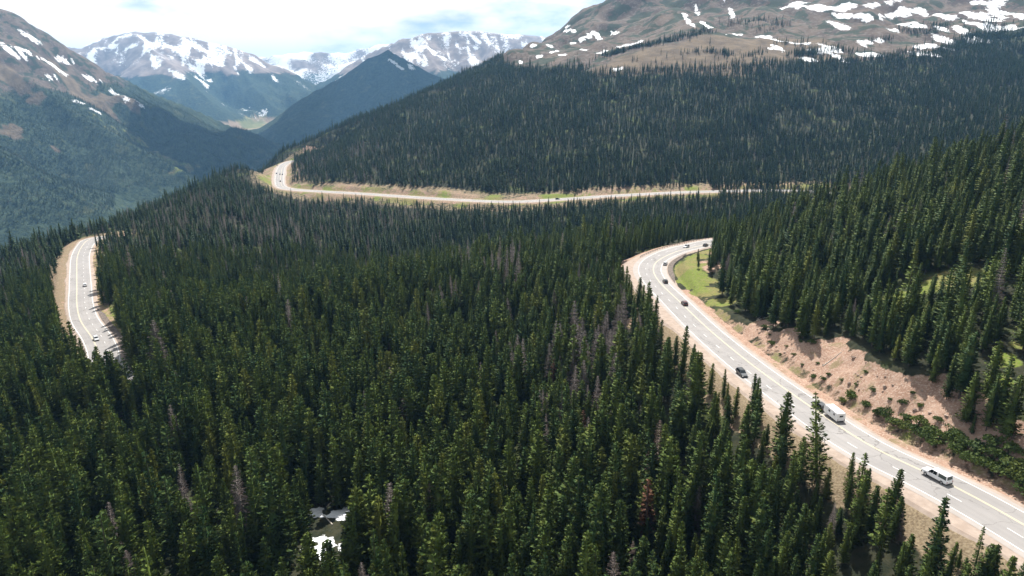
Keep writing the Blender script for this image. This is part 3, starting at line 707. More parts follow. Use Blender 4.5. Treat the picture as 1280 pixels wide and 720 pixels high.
keep = rnd < dens
# verge widths: wide cleared slopes above the far road, narrow below
isA = which == 0; isC = which == 1; wob = 4 * fbm(tx / 13, ty / 13, 3, 29)
far_seg = isA & (ty > 690)
lim = np.full(len(tx), -1.0)
lim = np.where(isA & (ty <= 690), np.where(side > 0, np.where(ty < 116, 7, np.where(ty < 200, 9.5, 11)), 7.5), lim)
lim = np.where(far_seg, np.where(side > 0, np.where(tx < -335, 11, 21 + 16 * fbm(tx / 45, ty / 45, 2, 4)), 15 + 8 * sstep(-150, -260, tx)), lim)
lim = np.where(far_seg & (tx > 222), 2.5, lim)
lim = np.where(isC, np.where((ty < 247) | (tx > -120), 1.0, np.where(side > 0, np.where(ty < 265, 3, 4.5), np.where(ty < 262, 5, 7))), lim)
keep &= ~((which >= 0) & (e < lim + wob))
tl = treeline(tx, ty); n_t = 40 * fbm(tx / 45, ty / 45, 3, 33)
above = tr - tl + n_t
east = np.arctan2(tx, ty) > TL[0, 0]
keep &= ~(east & (above > 0) & (rng.random(len(tx)) > .30 * np.exp(-np.clip(above, 0, None) / 40) * (fbm(tx / 30, ty / 30, 3, 44) > .05)))
keep &= ~(east & (above > 190))
keep &= ~(spots(GRASS, tx, ty) > .3); keep &= ~((spots(OPEN, tx, ty) > .35) & (tr < 420) & (rng.random(len(tx)) < .9)); keep &= ~((spots(DIRT, tx, ty) > .35) & (tr < 420))
keep &= (tz > -330) | (tr > 1900)
farm = tr > 1900
fi = np.nonzero(farm)[0]; keep[fi] &= ~((wide_spots(SCREE, tx[fi], ty[fi]) > .4) | ((wide_spots(LIME, tx[fi], ty[fi]) > .4) & (rng.random(len(fi)) < .8)))
fl = tz + 90 * fbm(tx / 330, ty / 330, 4, 77) + np.where(tr < 5000, 25, -110)
keep &= ~(farm & ((tx > -150) | (tz < -380) | (fl > -20 + rng.normal(0, 22, len(tx)))))
# the far side of the crest is never seen: keep only a strip behind it
pxx, pyy, dd = project(np.c_[tx, ty, tz])
keep &= (pxx > -140) & (pxx < 1420) & (pyy < 860)
def strip_trees(pts, n, wid, minr=900):
    W = [land(px, py, minr) for px, py in pts]; W = np.array([w for w in W if w is not None])
    t = rng.random(n) * (len(W) - 1); i = t.astype(int); q = W[i] + (W[i + 1] - W[i]) * (t - i)[:, None]
    return q[:, 0] + rng.normal(0, wid, n), q[:, 1] + rng.normal(0, wid, n)
ex_, ey_ = [], []
for pts, n, wid in [([(755, 72), (785, 62), (820, 55), (850, 48), (885, 40)], 620, 12), ([(860, 66), (900, 66), (910, 70)], 110, 7), ([(925, 72), (960, 66)], 40, 6), ([(970, 52), (1010, 60)], 40, 8), ([(1125, 36), (1160, 42), (1180, 33)], 170, 9),
                    ([(980, 30), (960, 40), (930, 32)], 60, 9), ([(1230, 30), (1250, 35)], 40, 10), ([(1085, 52), (1115, 50)], 40, 5), ([(1000, 70), (1060, 64)], 130, 10), ([(990, 66), (1020, 69)], 90, 8), ([(1105, 72), (1150, 66)], 120, 10), ([(905, 32), (940, 26), (975, 24)], 110, 12), ([(1215, 45), (1250, 40)], 120, 12)]:
    a, b = strip_trees(pts, n, wid); ex_.append(a); ey_.append(b)
ex_ = np.concatenate(ex_); ey_ = np.concatenate(ey_)
tx = np.r_[tx[keep], ex_]; ty = np.r_[ty[keep], ey_]; tz = height(tx, ty) - .1; tr = np.hypot(tx, ty)
n = len(tx); print('trees', n)
hgt = 13.0 * np.exp(rng.normal(0, .25, n)) * (1 + .26 * fbm(tx / 40, ty / 40, 2, 88))
hgt *= 1 + .22 * sstep(60, -60, tx) * (1 - sstep(300, 500, tr))
hgt *= 1 + .12 * (1 - sstep(330, 400, tr)) * (tx < 70)
hgt *= 1 - .27 * sstep(390, 520, tr)
Dq, zq, sq, hq, wq, _q = road_info(tx, ty)
hgt = np.where((wq == 1) & (ty < 250) & (ty > 195), np.maximum(hgt, 15.5) * 1.08, hgt)
hgt *= np.where((wq == 0) & (sq < 0) & (ty < 150) & (Dq - hq < 34), .62 + .34 * sstep(10, 34, Dq - hq), 1)
hgt *= np.where((wq == 0) & (sq < 0) & (ty >= 150) & (ty < 340) & (Dq - hq < 30), .68 + .32 * sstep(8, 30, Dq - hq), 1)
hgt *= np.where((wq == 0) & (ty > 640) & (sq < 0) & (tx < 215), .55 + .45 * sstep(20, 60, Dq - hq), 1)
hgt *= np.where(rng.random(n) < .16, .55, 1)
hgt *= np.where(rng.random(n) < .06, 1.28, 1)
hgt = np.clip(hgt, 3.5, 24)
hgt[-len(ex_):] *= .85
tpx, tpy, _ = project(np.c_[tx, ty, tz])
deadp = .018 + .08 * sstep(.15, .5, fbm(tx / 30, ty / 30, 3, 99))
deadp += np.where((tx < -60) & (tr > 420), .36 * sstep(-.25, .4, fbm(tx / 120, ty / 120, 3, 98)) * sstep(420, 600, tr), 0)
gz = land(745, 470); deadp += .75 * np.exp(-((tx - gz[0]) ** 2 + (ty - gz[1]) ** 2) / 15 ** 2)
gz = land(715, 530); deadp += .45 * np.exp(-((tx - gz[0]) ** 2 + (ty - gz[1]) ** 2) / 14 ** 2)
gz = land(650, 345); deadp += .45 * np.exp(-((tx - gz[0]) ** 2 + (ty - gz[1]) ** 2) / 22 ** 2)
gz = land(760, 315); deadp += .45 * np.exp(-((tx - gz[0]) ** 2 + (ty - gz[1]) ** 2) / 14 ** 2)
gz = land(850, 275); deadp += .35 * np.exp(-((tx - gz[0]) ** 2 + (ty - gz[1]) ** 2) / 22 ** 2)
isdead = rng.random(n) < deadp
kind = np.where(isdead, np.where(tr < 330, 'dead', 'deadfar'), np.where(tr < 520, 'near', 'far')).astype(object)
kind[(~isdead) & (tr < 260) & (rng.random(n) < .10)] = 'sparse'
for px, py in [(797, 690), (690, 560), (733, 590), (655, 470), (684, 500), (672, 455), (492, 470), (740, 560), (805, 640), (770, 520)]:
    q = land(px, py); k = int(np.argmin((tx - q[0]) ** 2 + (ty - q[1]) ** 2)); kind[k] = 'rust' if (px, py) in ((797, 690), (684, 500), (492, 470), (672, 455), (740, 560)) else 'dead'
cutc = np.zeros(len(tx), int)
for vx, vy, vw, vh, vd in [(1170, 594, 24, 16, 120), (1043, 516, 14, 16, 165), (927, 465, 13, 13, 190), (855, 379, 9, 8, 280), (831, 351, 8, 7, 310), (831, 329, 8, 7, 330), (858, 307, 8, 6, 380), (882, 306, 8, 6, 390), (106, 356, 8, 6, 440), (120, 424, 8, 7, 320), (350, 218, 9, 12, 980), (697, 248, 8, 5, 730)]:
    for sc_ in range(3):
        hp_, vp_, _d = project(np.c_[tx, ty, tz + hgt]); w_ = 2.0 * hgt / 14 * F / _d
        hit = (tr < vd) & (tr > vd * .3) & (np.abs(hp_ - vx) < vw + w_ * .7) & (vp_ < vy + vh * .7) & (tpy > vy - vh)
        hgt[hit] *= .72; cutc[hit] += 1
ok_ = cutc < 2
tx, ty, tz, tr, hgt, kind, tpx, tpy = [q[ok_] for q in (tx, ty, tz, tr, hgt, kind, tpx, tpy)]; n = len(tx)
scl = hgt / 14.0
tlx = rng.normal(0, .028, n); tly = rng.normal(0, .028, n); rot = rng.uniform(0, 6.283, n); wide = rng.uniform(.76, 1.28, n)
var = np.array([rng.integers(len(KINDS[k])) for k in kind])
scl = hgt / 14.0

# the trees that show largest: rasterise near to far on a coarse grid
GW, GH = 640, 360; own = np.full((GH, GW), -1, int)
order = np.argsort(tr)[:9000]; seen = np.zeros(n, int)
for k in order:
    p = np.array([[tx[k], ty[k], tz[k]], [tx[k], ty[k], tz[k] + hgt[k]]]); u, v, d = project(p)
    u0 = u[0] / 2; y0, y1 = v[1] / 2, v[0] / 2; wpx = 1.7 * scl[k] * F / d[0] / 2
    for yy in range(max(0, int(y0)), min(GH, int(y1) + 1)):
        f = (yy - y0) / max(1e-3, y1 - y0); w = wpx * f
        a = max(0, int(u0 - w)); b = min(GW, int(u0 + w) + 1)
        if b <= a: continue
        row = own[yy, a:b]; fr = row < 0; c = int(fr.sum())
        if c: row[fr] = k; seen[k] += c
green = np.array([k in ('near', 'far', 'sparse') for k in kind])
g_ids = [k for k in np.argsort(-np.where(green, seen, 0))[:292]]
d_ids = [k for k in np.argsort(-np.where(~green, seen, 0))[:70] if seen[k] > 18]
single = set(map(int, g_ids)) | set(map(int, d_ids))
lone_p = land(1021, 606)
cl = np.hypot(tx - lone_p[0], ty - lone_p[1]) < 3.2

def place_tree(k, name, label, cat, group, kd=None, vr=None, loc=None, s=None):
    kd = kd or kind[k]; tm, cm, h0 = KINDS[kd][var[k] if vr is None else vr][:3]
    loc = loc if loc is not None else (tx[k], ty[k], tz[k]); s = s or scl[k]
    t = thing(name, label, cat, tuple(map(float, loc)), float(rot[k]), group)
    w = float(wide[k]) * s; t.scale = (w, w, s)
    t.rotation_euler = (float(tlx[k]), float(tly[k]), float(rot[k]))
    if kd == 'lone': t.scale = (s, s, s); t.rotation_euler = (0, R(-8), 0)
    for nm, mm in (('trunk', tm), (cm.name.split('.')[0], cm)):
        o = bpy.data.objects.new(nm, mm); COL.objects.link(o); o.parent = t
def describe(k):
    """label from size, fullness and where it stands"""
    px, py = tpx[k], tpy[k]; h = hgt[k]; kd = kind[k]
    tall = 'tall' if h > 15.5 else 'short' if h < 9 else 'medium-height'
    if kd == 'dead' or kd == 'deadfar': what = f'{tall} grey dead conifer with bare twiggy branches'
    elif kd == 'rust': what = f'{tall} dying conifer with rusty brown needles'
    elif kd == 'sparse': what = f'{tall} thin green spruce with gappy branches'
    else: what = f'{tall} full dark green spruce'
    d, z_, sd, w_, wh, _p = [q[0] for q in road_info(np.array([tx[k]]), np.array([ty[k]]))]
    if wh == 0 and d - w_ < 26 and ty[k] < 330:
        if sd < 0: where = 'beside the lower verge of the near road'
        else: where = 'above the dirt bank of the near road'
    elif wh == 0 and ty[k] < 460 and d - w_ < 40: where = 'beside the hairpin bend'
    elif tx[k] > 60 and sd > 0 and py < 560: where = 'on the hillside right of the near road'
    elif abs(px - 430) < 75 and py > 600: where = 'around the snow-patched clearing'
    elif px < 220: where = 'in the forest at bottom left'
    elif px < 480: where = 'in the forest left of the clearing'
    elif px < 640: where = 'in the middle of the foreground forest'
    elif px < 820: where = 'in the forest between clearing and near road'
    else: where = 'in the forest below the near road'
    return f'{what} {where}'
DEADN = ('dead', 'deadfar')
for k in sorted(single):
    if cl[k]: continue
    lab = describe(k)
    nm, ct = ('dead_tree', 'dead tree') if kind[k] in DEADN else ('dying_spruce', 'dying tree') if kind[k] == 'rust' else ('spruce_tree', 'spruce')
    place_tree(k, nm, lab, ct, lab.split(' ', 1)[1])
# the big one that hides the car pulling the camper
place_tree(0, 'spruce_tree', 'tallest lone spruce beside the road, its top overlapping the white camper trailer', 'spruce', None, 'lone', 0, (lone_p[0], lone_p[1], lone_p[2] - .2), 1.08)

# everything else in the forest: one object per sort
rest = np.array([k for k in range(n) if k not in single and not cl[k]])
def forest(name, ids, label, kinds):
    m = bpy.data.meshes.new(name); m.from_pydata(np.c_[tx[ids], ty[ids], tz[ids]].tolist(), [], [])
    src = []; code = {}
    for kd in kinds:
        for i, (tm, cm, h0, tv, cv, nv) in enumerate(KINDS[kd]):
            code[(kd, i)] = len(src)
            o_ = len(tv[0]); jm = to_mesh('forest_tree', list(tv[0]) + list(cv[0]), list(tv[1]) + [tuple(q + o_ for q in f) for f in cv[1]], tm.materials[0]); jm.materials.append(cm.materials[0])
            mi = np.zeros(len(jm.polygons), np.int32); mi[len(tv[1]):] = 1; jm.polygons.foreach_set('material_index', mi)
            if nv is not None:
                jm.polygons.foreach_set('use_smooth', np.ones(len(jm.polygons), bool))
                P_ = np.array(tv[0], float); P_[:, 2] = 0; P_ /= np.maximum(np.linalg.norm(P_, axis=1)[:, None], 1e-4); jm.normals_split_custom_set_from_vertices(np.vstack([P_, nv]).tolist())
            src.append(bpy.data.objects.new('forest_tree', jm))
    idx = np.array([code[(kind[k], var[k])] for k in ids])
    for nm, arr, ty_ in (('pick', idx, 'INT'), ('rot', rot[ids], 'FLOAT'), ('tlx', tlx[ids], 'FLOAT'), ('tly', tly[ids], 'FLOAT'), ('sz', scl[ids], 'FLOAT'), ('wd', wide[ids] * scl[ids], 'FLOAT')):
        at = m.attributes.new(nm, ty_, 'POINT'); at.data.foreach_set('value', arr.astype(np.int32 if ty_ == 'INT' else np.float32))
    o = bpy.data.objects.new(name, m); COL.objects.link(o); o['kind'] = 'stuff'; o['label'] = label; o['category'] = 'forest'
    ng = bpy.data.node_groups.new(name, 'GeometryNodeTree'); ng.interface.new_socket('Geometry', in_out='INPUT', socket_type='NodeSocketGeometry'); ng.interface.new_socket('Geometry', in_out='OUTPUT', socket_type='NodeSocketGeometry')
    N = ng.nodes; Lk = ng.links; gi = N.new('NodeGroupInput'); go = N.new('NodeGroupOutput'); jn = N.new('GeometryNodeJoinGeometry')
    def na(nm, dt):
        q = N.new('GeometryNodeInputNamedAttribute'); q.data_type = dt; q.inputs['Name'].default_value = nm; return q.outputs['Attribute']
    pk = na('pick', 'INT'); ro = na('rot', 'FLOAT'); sz = na('sz', 'FLOAT'); wd = na('wd', 'FLOAT')
    cr = N.new('ShaderNodeCombineXYZ'); Lk.new(ro, cr.inputs[2]); Lk.new(na('tlx', 'FLOAT'), cr.inputs[0]); Lk.new(na('tly', 'FLOAT'), cr.inputs[1]); cs = N.new('ShaderNodeCombineXYZ'); Lk.new(wd, cs.inputs[0]); Lk.new(wd, cs.inputs[1]); Lk.new(sz, cs.inputs[2])
    for i, so in enumerate(src):
        oi = N.new('GeometryNodeObjectInfo'); oi.inputs['Object'].default_value = so; oi.inputs['As Instance'].default_value = True
        cmp = N.new('FunctionNodeCompare'); cmp.data_type = 'INT'; cmp.operation = 'EQUAL'; Lk.new(pk, cmp.inputs[2]); cmp.inputs[3].default_value = i
        ip = N.new('GeometryNodeInstanceOnPoints'); Lk.new(gi.outputs[0], ip.inputs['Points']); Lk.new(cmp.outputs[0], ip.inputs['Selection']); Lk.new(oi.outputs['Geometry'], ip.inputs['Instance'])
        Lk.new(cr.outputs[0], ip.inputs['Rotation']); Lk.new(cs.outputs[0], ip.inputs['Scale']); Lk.new(ip.outputs[0], jn.inputs[0])
    Lk.new(jn.outputs[0], go.inputs[0])
    md = o.modifiers.new('scatter', 'NODES'); md.node_group = ng
    return o
rest_green = np.array([k for k in rest if green[k]]); rest_dead = np.array([k for k in rest if not green[k]])
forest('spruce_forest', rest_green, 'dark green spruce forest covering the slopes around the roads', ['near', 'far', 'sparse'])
forest('dead_forest', rest_dead, 'grey beetle-killed conifers scattered through the green forest', ['dead', 'deadfar', 'rust'])


# ------------------------------------------------------------------ vehicles
def car_paint(nm, col, rough=.28):
    t = NT(nm); tc = t.n('ShaderNodeTexCoord').outputs['Object']; n = t.noise(4, 4, .6, tc)
    c = t.mix(t.math('MULTIPLY', t.ramp(n, .5, .75), .25), col, tuple(.7 * v + .3 * q for v, q in zip(col, (.25, .22, .18))))
    return t.done(t.bsdf(c, rough, .5))
M['white_car'] = car_paint('white_car_paint', (.78, .78, .78)); M['grey_car'] = car_paint('grey_car_paint', (.06, .065, .07)); M['red_car'] = car_paint('maroon_car_paint', (.07, .018, .016))
M['black_car'] = car_paint('black_car_paint', (.018, .018, .020)); M['silver_car'] = car_paint('silver_car_paint', (.45, .46, .47)); M['glass'] = simple('dark_window_glass', (.012, .016, .018), .08, .1, 2, .6)
M['green_glass'] = simple('green_tinted_glass', (.020, .042, .036), .10, .1, 2, .6); M['tyre'] = simple('tyre_rubber', (.018, .018, .018), .9); M['rim'] = simple('alloy_rim', (.42, .42, .43), .35, .1, 3, .5, .8)
M['lamp_red'] = simple('red_lamp_plastic', (.30, .012, .010), .25); M['lamp_clear'] = simple('clear_lamp_plastic', (.72, .72, .70), .2); M['trim'] = simple('black_plastic_trim', (.03, .03, .03), .6)
M['trailer_white'] = simple('white_trailer_skin', (.76, .75, .73), .45, .05, 1); M['sign_face'] = simple('pale_sign_face', (.50, .62, .52), .5)
def loft(bm, secs, cap=True):
    """secs: (x, zb, zt, half width, top half width) -> one closed hull with chamfered corners"""
    rows = []
    for x, zb, zt, hb, ht in secs:
        c = min(.10, (zt - zb) * .25)
        ring = [(-hb * .93, zb), (hb * .93, zb), (hb, zb + c), (hb + (ht - hb) * .8, zt - c), (ht * .88, zt), (-ht * .88, zt), (-(hb + (ht - hb) * .8), zt - c), (-hb, zb + c)]
        rows.append([bm.verts.new((x, y, z)) for y, z in ring])
    for a, b in zip(rows[:-1], rows[1:]):
        for j in range(8): bm.faces.new((a[j], a[(j + 1) % 8], b[(j + 1) % 8], b[j]))
    if cap: bm.faces.new(rows[0][::-1]); bm.faces.new(rows[-1])
def panel(bm, q, u0, u1, v0, v1, off=.012, th=.02):
    q = [Vector(p) for p in q]
    def at(u, v): return (q[0] * (1 - u) + q[1] * u) * (1 - v) + (q[3] * (1 - u) + q[2] * u) * v
    nn = (q[1] - q[0]).cross(q[3] - q[0]).normalized()
    a = [at(u0, v0), at(u1, v0), at(u1, v1), at(u0, v1)]
    f = [bm.verts.new(p + nn * off) for p in a]; g = [bm.verts.new(p - nn * th) for p in a]
    bm.faces.new(f); bm.faces.new(g[::-1])
    for i in range(4): bm.faces.new((f[i], g[i], g[(i + 1) % 4], f[(i + 1) % 4]))
def wheel(root, x, y, r=.37, wd=.24):
    bm = bmesh.new(); n = 16
    prof = [(r * .55, -wd / 2), (r * .93, -wd / 2), (r, -wd * .32), (r, wd * .32), (r * .93, wd / 2), (r * .55, wd / 2)]
    rows = [[bm.verts.new((math.cos(6.2832 * k / n) * a, b, math.sin(6.2832 * k / n) * a)) for a, b in prof] for k in range(n)]
    for k in range(n):
        for j in range(len(prof)): bm.faces.new((rows[k][j], rows[(k + 1) % n][j], rows[(k + 1) % n][(j + 1) % len(prof)], rows[k][(j + 1) % len(prof)]))
    wo_ = bpy.data.objects.new('wheel', None); COL.objects.link(wo_); wo_.parent = root; wo_.location = (x, y, r)
    mesh_obj('tyre', bm, M['tyre'], wo_)
    bm = bmesh.new(); bmesh.ops.create_cone(bm, cap_ends=True, segments=12, radius1=r * .56, radius2=r * .50, depth=wd * .9, matrix=Matrix.Rotation(math.pi / 2, 4, 'X'))
    mesh_obj('rim', bm, M['rim'], wo_)
def boxm(bm, c, s, bev=.02):
    r_ = bmesh.ops.create_cube(bm, size=1); v = r_['verts']; bmesh.ops.scale(bm, vec=s, verts=v); bmesh.ops.translate(bm, vec=c, verts=v)
    if bev: bmesh.ops.bevel(bm, geom=list({e for q in v for e in q.link_edges}), offset=min(bev, min(s) * .3), segments=1)
def cabin(root, col, xb0, xb1, xt0, xt1, zb, zt, wb, wt, glass, sides=2, ends=(1, 1), nm='cabin'):
    bm = bmesh.new(); lo = [(xb0, zb), (xt0, zt)]
    B = [(xb0, -wb, zb), (xb1, -wb, zb), (xb1, wb, zb), (xb0, wb, zb)]; T = [(xt0, -wt, zt), (xt1, -wt, zt), (xt1, wt, zt), (xt0, wt, zt)]
    b = [bm.verts.new(p) for p in B]; t = [bm.verts.new(p) for p in T]
    bm.faces.new(b[::-1]); top = bm.faces.new(t)
    for i in range(4): bm.faces.new((b[i], b[(i + 1) % 4], t[(i + 1) % 4], t[i]))
    bmesh.ops.bevel(bm, geom=[e for e in bm.edges if sum(v in t for v in e.verts) >= 1], offset=.05, segments=2)
    mesh_obj(nm, bm, col, root)
    R_ = [B[0], B[1], T[1], T[0]]; L_ = [B[2], B[3], T[3], T[2]]; Fr = [B[1], B[2], T[2], T[1]]; Bk = [B[3], B[0], T[0], T[3]]
    for q in (R_, L_):
        for i in range(sides):
            a = .06 + .88 * i / sides; c_ = .06 + .88 * (i + 1) / sides - .03
            bm = bmesh.new(); panel(bm, q, a, c_, .10, .88); mesh_obj('window', bm, glass, root)
    if ends[0]: bm = bmesh.new(); panel(bm, Fr, .07, .93, .10, .90); mesh_obj('windscreen', bm, glass, root)
    if ends[1]: bm = bmesh.new(); panel(bm, Bk, .09, .91, .16, .86); mesh_obj('rear_window', bm, glass, root)
def lights(root, xf, xr, z, w):
    for y in (-w + .18, w - .18):
        bm = bmesh.new(); boxm(bm, (xf, y, z), (.12, .34, .16)); mesh_obj('headlight', bm, M['lamp_clear'], root)
        bm = bmesh.new(); boxm(bm, (xr, y * 1.06, z + .1), (.08, .2, .28)); mesh_obj('taillight', bm, M['lamp_red'], root)
    for nm, x in (('front_bumper', xf), ('rear_bumper', xr)):
        bm = bmesh.new(); boxm(bm, (x, 0, .47), (.16, 2 * w - .1, .2), .05); mesh_obj(nm, bm, M['trim'], root)
def suv(label, col, loc, rz, group=None, rack=False, L=4.7, name='car', tall=1.0):
    t = thing(name, label, 'car', loc, rz, group); h = L / 2; w = .93
    bm = bmesh.new(); loft(bm, [(-h, .42, .98, .80, .78), (-h + .15, .34, 1.06, .92, .88), (-h * .3, .30, 1.08, .95, .91), (h * .42, .30, 1.04, .95, .90), (h - .35, .33, .93, .92, .84), (h, .42, .80, .78, .70)])
    mesh_obj('body', bm, col, t)
    cabin(t, col, -h + .12, h * .46, -h + .5, h * .10, 1.03, 1.03 + .66 * tall, .87, .70, M['glass'], 3)
    for x in (-h * .60, h * .62):
        for y in (-.84, .84): wheel(t, x, y)
    lights(t, h - .03, -h + .02, .72, w)
    if rack:
        for y in (-.58, .58): bm = bmesh.new(); boxm(bm, (-.55, y, 1.03 + .66 * tall + .06), (1.9, .05, .05), .01); mesh_obj('roof_rail', bm, M['trim'], t)
        for x in (-1.1, 0): bm = bmesh.new(); boxm(bm, (x, 0, 1.03 + .66 * tall + .08), (.06, 1.2, .04), .01); mesh_obj('roof_bar', bm, M['trim'], t)
    return t
def pickup(label, loc, rz):
    t = thing('pickup_truck', label, 'pickup truck', loc, rz); col = M['white_car']
    bm = bmesh.new(); loft(bm, [(-2.95, .55, 1.20, .94, .93), (-2.8, .48, 1.24, .99, .97), (-.2, .44, 1.24, 1.0, .97), (1.35, .44, 1.24, 1.0, .95), (2.5, .46, 1.16, .98, .90), (2.95, .56, 1.02, .86, .80)])
    mesh_obj('body', bm, col, t)
    cabin(t, col, -.75, 1.55, -.62, .75, 1.18, 2.02, .94, .78, M['glass'], 2, (1, 0))
    cabin(t, col, -2.88, -.80, -2.74, -.86, 1.16, 2.10, .95, .84, M['green_glass'], 1, (0, 1), 'bed_cap'); t.scale = (.93, .97, 1.0)
    for x in (-1.85, 1.85):
        for y in (-.88, .88): wheel(t, x, y, .42, .28)
    lights(t, 2.9, -2.93, .80, .96)
    for y in (-1.08, 1.08): bm = bmesh.new(); boxm(bm, (1.0, y, 1.32), (.16, .22, .2), .04); mesh_obj('wing_mirror', bm, M['trim'], t)
    bm = bmesh.new(); boxm(bm, (2.96, 0, .86), (.05, 1.1, .26), .02); mesh_obj('grille', bm, M['trim'], t)
def trailer(label, loc, rz):
    t = thing('camper_trailer', label, 'trailer', loc, rz); t.scale = (.9, .92, .93)
    bm = bmesh.new(); loft(bm, [(-3.1, .62, 2.72, 1.16, 1.12), (-3.0, .55, 2.82, 1.2, 1.16), (2.4, .55, 2.82, 1.2, 1.16), (2.9, .60, 2.45, 1.18, 1.12), (3.1, .75, 1.9, 1.12, 1.08)])
    mesh_obj('body', bm, M['trailer_white'], t)
    for y in (-1, 1):
        q = [(-3, y * 1.2, .6), (2.4, y * 1.2, .6), (2.4, y * 1.185, 2.7), (-3, y * 1.185, 2.7)]
        if y > 0: q = [q[1], q[0], q[3], q[2]]
        for a, b in ((.28, .42), (.70, .80)): bm = bmesh.new(); panel(bm, q, a, b, .50, .78); mesh_obj('window', bm, M['glass'], t)
        bm = bmesh.new(); panel(bm, q, .50, .62, .06, .90, .008); d_ = mesh_obj('door', bm, M['trailer_white'], t)
        for x in (-.75, .10): wheel(t, x, y * 1.04, .33, .22)
    bm = bmesh.new(); panel(bm, [(-3.1, 1.1, .7), (-3.1, -1.1, .7), (-3.1, -1.1, 2.6), (-3.1, 1.1, 2.6)], .25, .75, .52, .8); mesh_obj('rear_window', bm, M['glass'], t)
    bm = bmesh.new(); boxm(bm, (-3.14, 0, .60), (.12, 2.2, .16), .03); mesh_obj('rear_bumper', bm, M['trim'], t)
    bm = bmesh.new(); boxm(bm, (-.4, 0, 2.93), (.9, .7, .22), .06); mesh_obj('roof_vent', bm, M['trailer_white'], t)
    bm = bmesh.new(); boxm(bm, (3.7, 0, .52), (1.4, .12, .12), .02); mesh_obj('tow_bar', bm, M['trim'], t)
    for y in (-1, 1): bm = bmesh.new(); boxm(bm, (-3.11, y * .95, 1.0), (.06, .14, .3), .02); mesh_obj('taillight', bm, M['lamp_red'], t)
def on_road(ri, px, py, away=True, shift=0.0):
    rd = ROADS[ri]; z = -100.0 if ri == 0 else -115.0; i = 0
    u_, v_, d_ = project(rd); i = int(np.argmin((u_ - px) ** 2 + (v_ - py) ** 2))
    for _ in range(8):
        p = uz(px, py, rd[i][2] + .05); i = nearest(rd, p)
    i = min(max(i, 1), len(rd) - 2); tg = rd[i + 1] - rd[i - 1]; sg = 1 if away else -1
    p = p + tg / np.linalg.norm(tg) * shift; p[2] = rd[i][2] + .05 + tg[2] / np.hypot(*tg[:2]) * ((p - rd[i])[:2] @ tg[:2]) / np.hypot(*tg[:2])
    rz = math.atan2(tg[1] * sg, tg[0] * sg); return tuple(map(float, p)), rz, math.atan2(tg[2] * sg, np.hypot(*tg[:2]))
def pitchto(t, pr): t.rotation_euler = (0, -pr, t.rotation_euler[2])
l, z_, p_ = on_road(0, 1170, 599); pickup('white pickup truck with a dark-windowed white bed cap driving up the near road', l, z_)
l, z_, p_ = on_road(0, 1042, 522); trailer('white camper trailer half hidden behind the lone tall spruce', l, z_)
l, z_, p_ = on_road(0, 1042, 522, True, 6.1); suv('dark grey car towing the white camper trailer, hidden behind the spruce', M['grey_car'], l, z_)
l, z_, p_ = on_road(0, 927, 469, False); suv('dark grey car with roof rails coming down beside the white edge line', M['grey_car'], l, z_, None, True)
l, z_, p_ = on_road(0, 855.5, 381); suv('dark maroon car just before the hairpin, behind the grass slope', M['red_car'], l, z_, None, False, 4.6)
l, z_, p_ = on_road(0, 831.5, 353.5); suv('small black car at the tightest point of the hairpin', M['black_car'], l, z_, None, False, 4.4)
l, z_, p_ = on_road(0, 831.5, 331); suv('silver car at the inner edge of the hairpin above the black car', M['silver_car'], l, z_, None, False, 4.6)
l, z_, p_ = on_road(0, 858, 309.5, False); suv('pale-roofed car in the outer lane past the hairpin', M['silver_car'], l, z_, None, True, 4.6)
l, z_, p_ = on_road(0, 882, 308); suv('dark car vanishing behind the trees at the end of the hairpin', M['black_car'], l, z_, None, True, 4.6)
l, z_, p_ = on_road(0, 697, 249.3, False); suv('dark car on the straight far road across the slope', M['black_car'], l, z_)
l, z_, p_ = on_road(1, 106.5, 357.5); suv('white car halfway along the curved road at left', M['white_car'], l, z_)
l, z_, p_ = on_road(1, 120.5, 425, False); suv('pale silver car near the lower end of the curved road at left', M['silver_car'], l, z_)
for px, py, aw, lab, mt in [(345.7, 217.3, False, 'dark car on the outer side of the distant switchback', 'black_car'), (350, 218.3, False, 'grey car between two others on the distant switchback', 'grey_car'),
                            (353, 218.3, True, 'dark car on the inner side of the distant switchback', 'black_car'), (350.4, 227, True, 'dark car entering the distant switchback from below', 'black_car'), (346.5, 207, False, 'grey car at the top of the distant switchback', 'grey_car')]:
    l, z_, p_ = on_road(0, px, py, aw); suv(lab, M[mt], l, z_)

# ------------------------------------------------------------------ shrubs, logs, a sign
def shrub_mesh(seed, n=420):
    r_ = np.random.default_rng(seed); V, Fc = [], []
    lob = [(r_.uniform(-.55, .55), r_.uniform(-.55, .55), r_.uniform(.35, .8), r_.uniform(.35, .62)) for _ in range(9)]
    for i in range(n):
        cx, cy_, cz, rad = lob[r_.integers(len(lob))]; d = r_.normal(0, 1, 3); d /= np.linalg.norm(d); d[2] = abs(d[2]) * .9 - .15
        c = np.array([cx, cy_, cz]) + d * rad * r_.uniform(.6, 1.05); c[2] = max(c[2], .04)
        a = r_.normal(0, 1, 3); a /= np.linalg.norm(a); b = np.cross(a, d + r_.normal(0, .5, 3)); b /= np.linalg.norm(b); s_ = r_.uniform(.07, .17)
        add_quad(V, Fc, tuple(c - a * s_), tuple(c + b * s_ * .6), tuple(c + a * s_), tuple(c - b * s_ * .6))
    SV, SF = [], []
    for q in lob[:6]: tube(SV, SF, [(q[0] * .1, q[1] * .1, -.25), (q[0] * .6, q[1] * .6, q[2] * .5), (q[0], q[1], q[2])], [.05, .035, .015], 5)
    return to_mesh('foliage', V, Fc, M['bush']), to_mesh('stem', SV, SF, M['bark'])
SH = [shrub_mesh(70 + i) for i in range(5)]
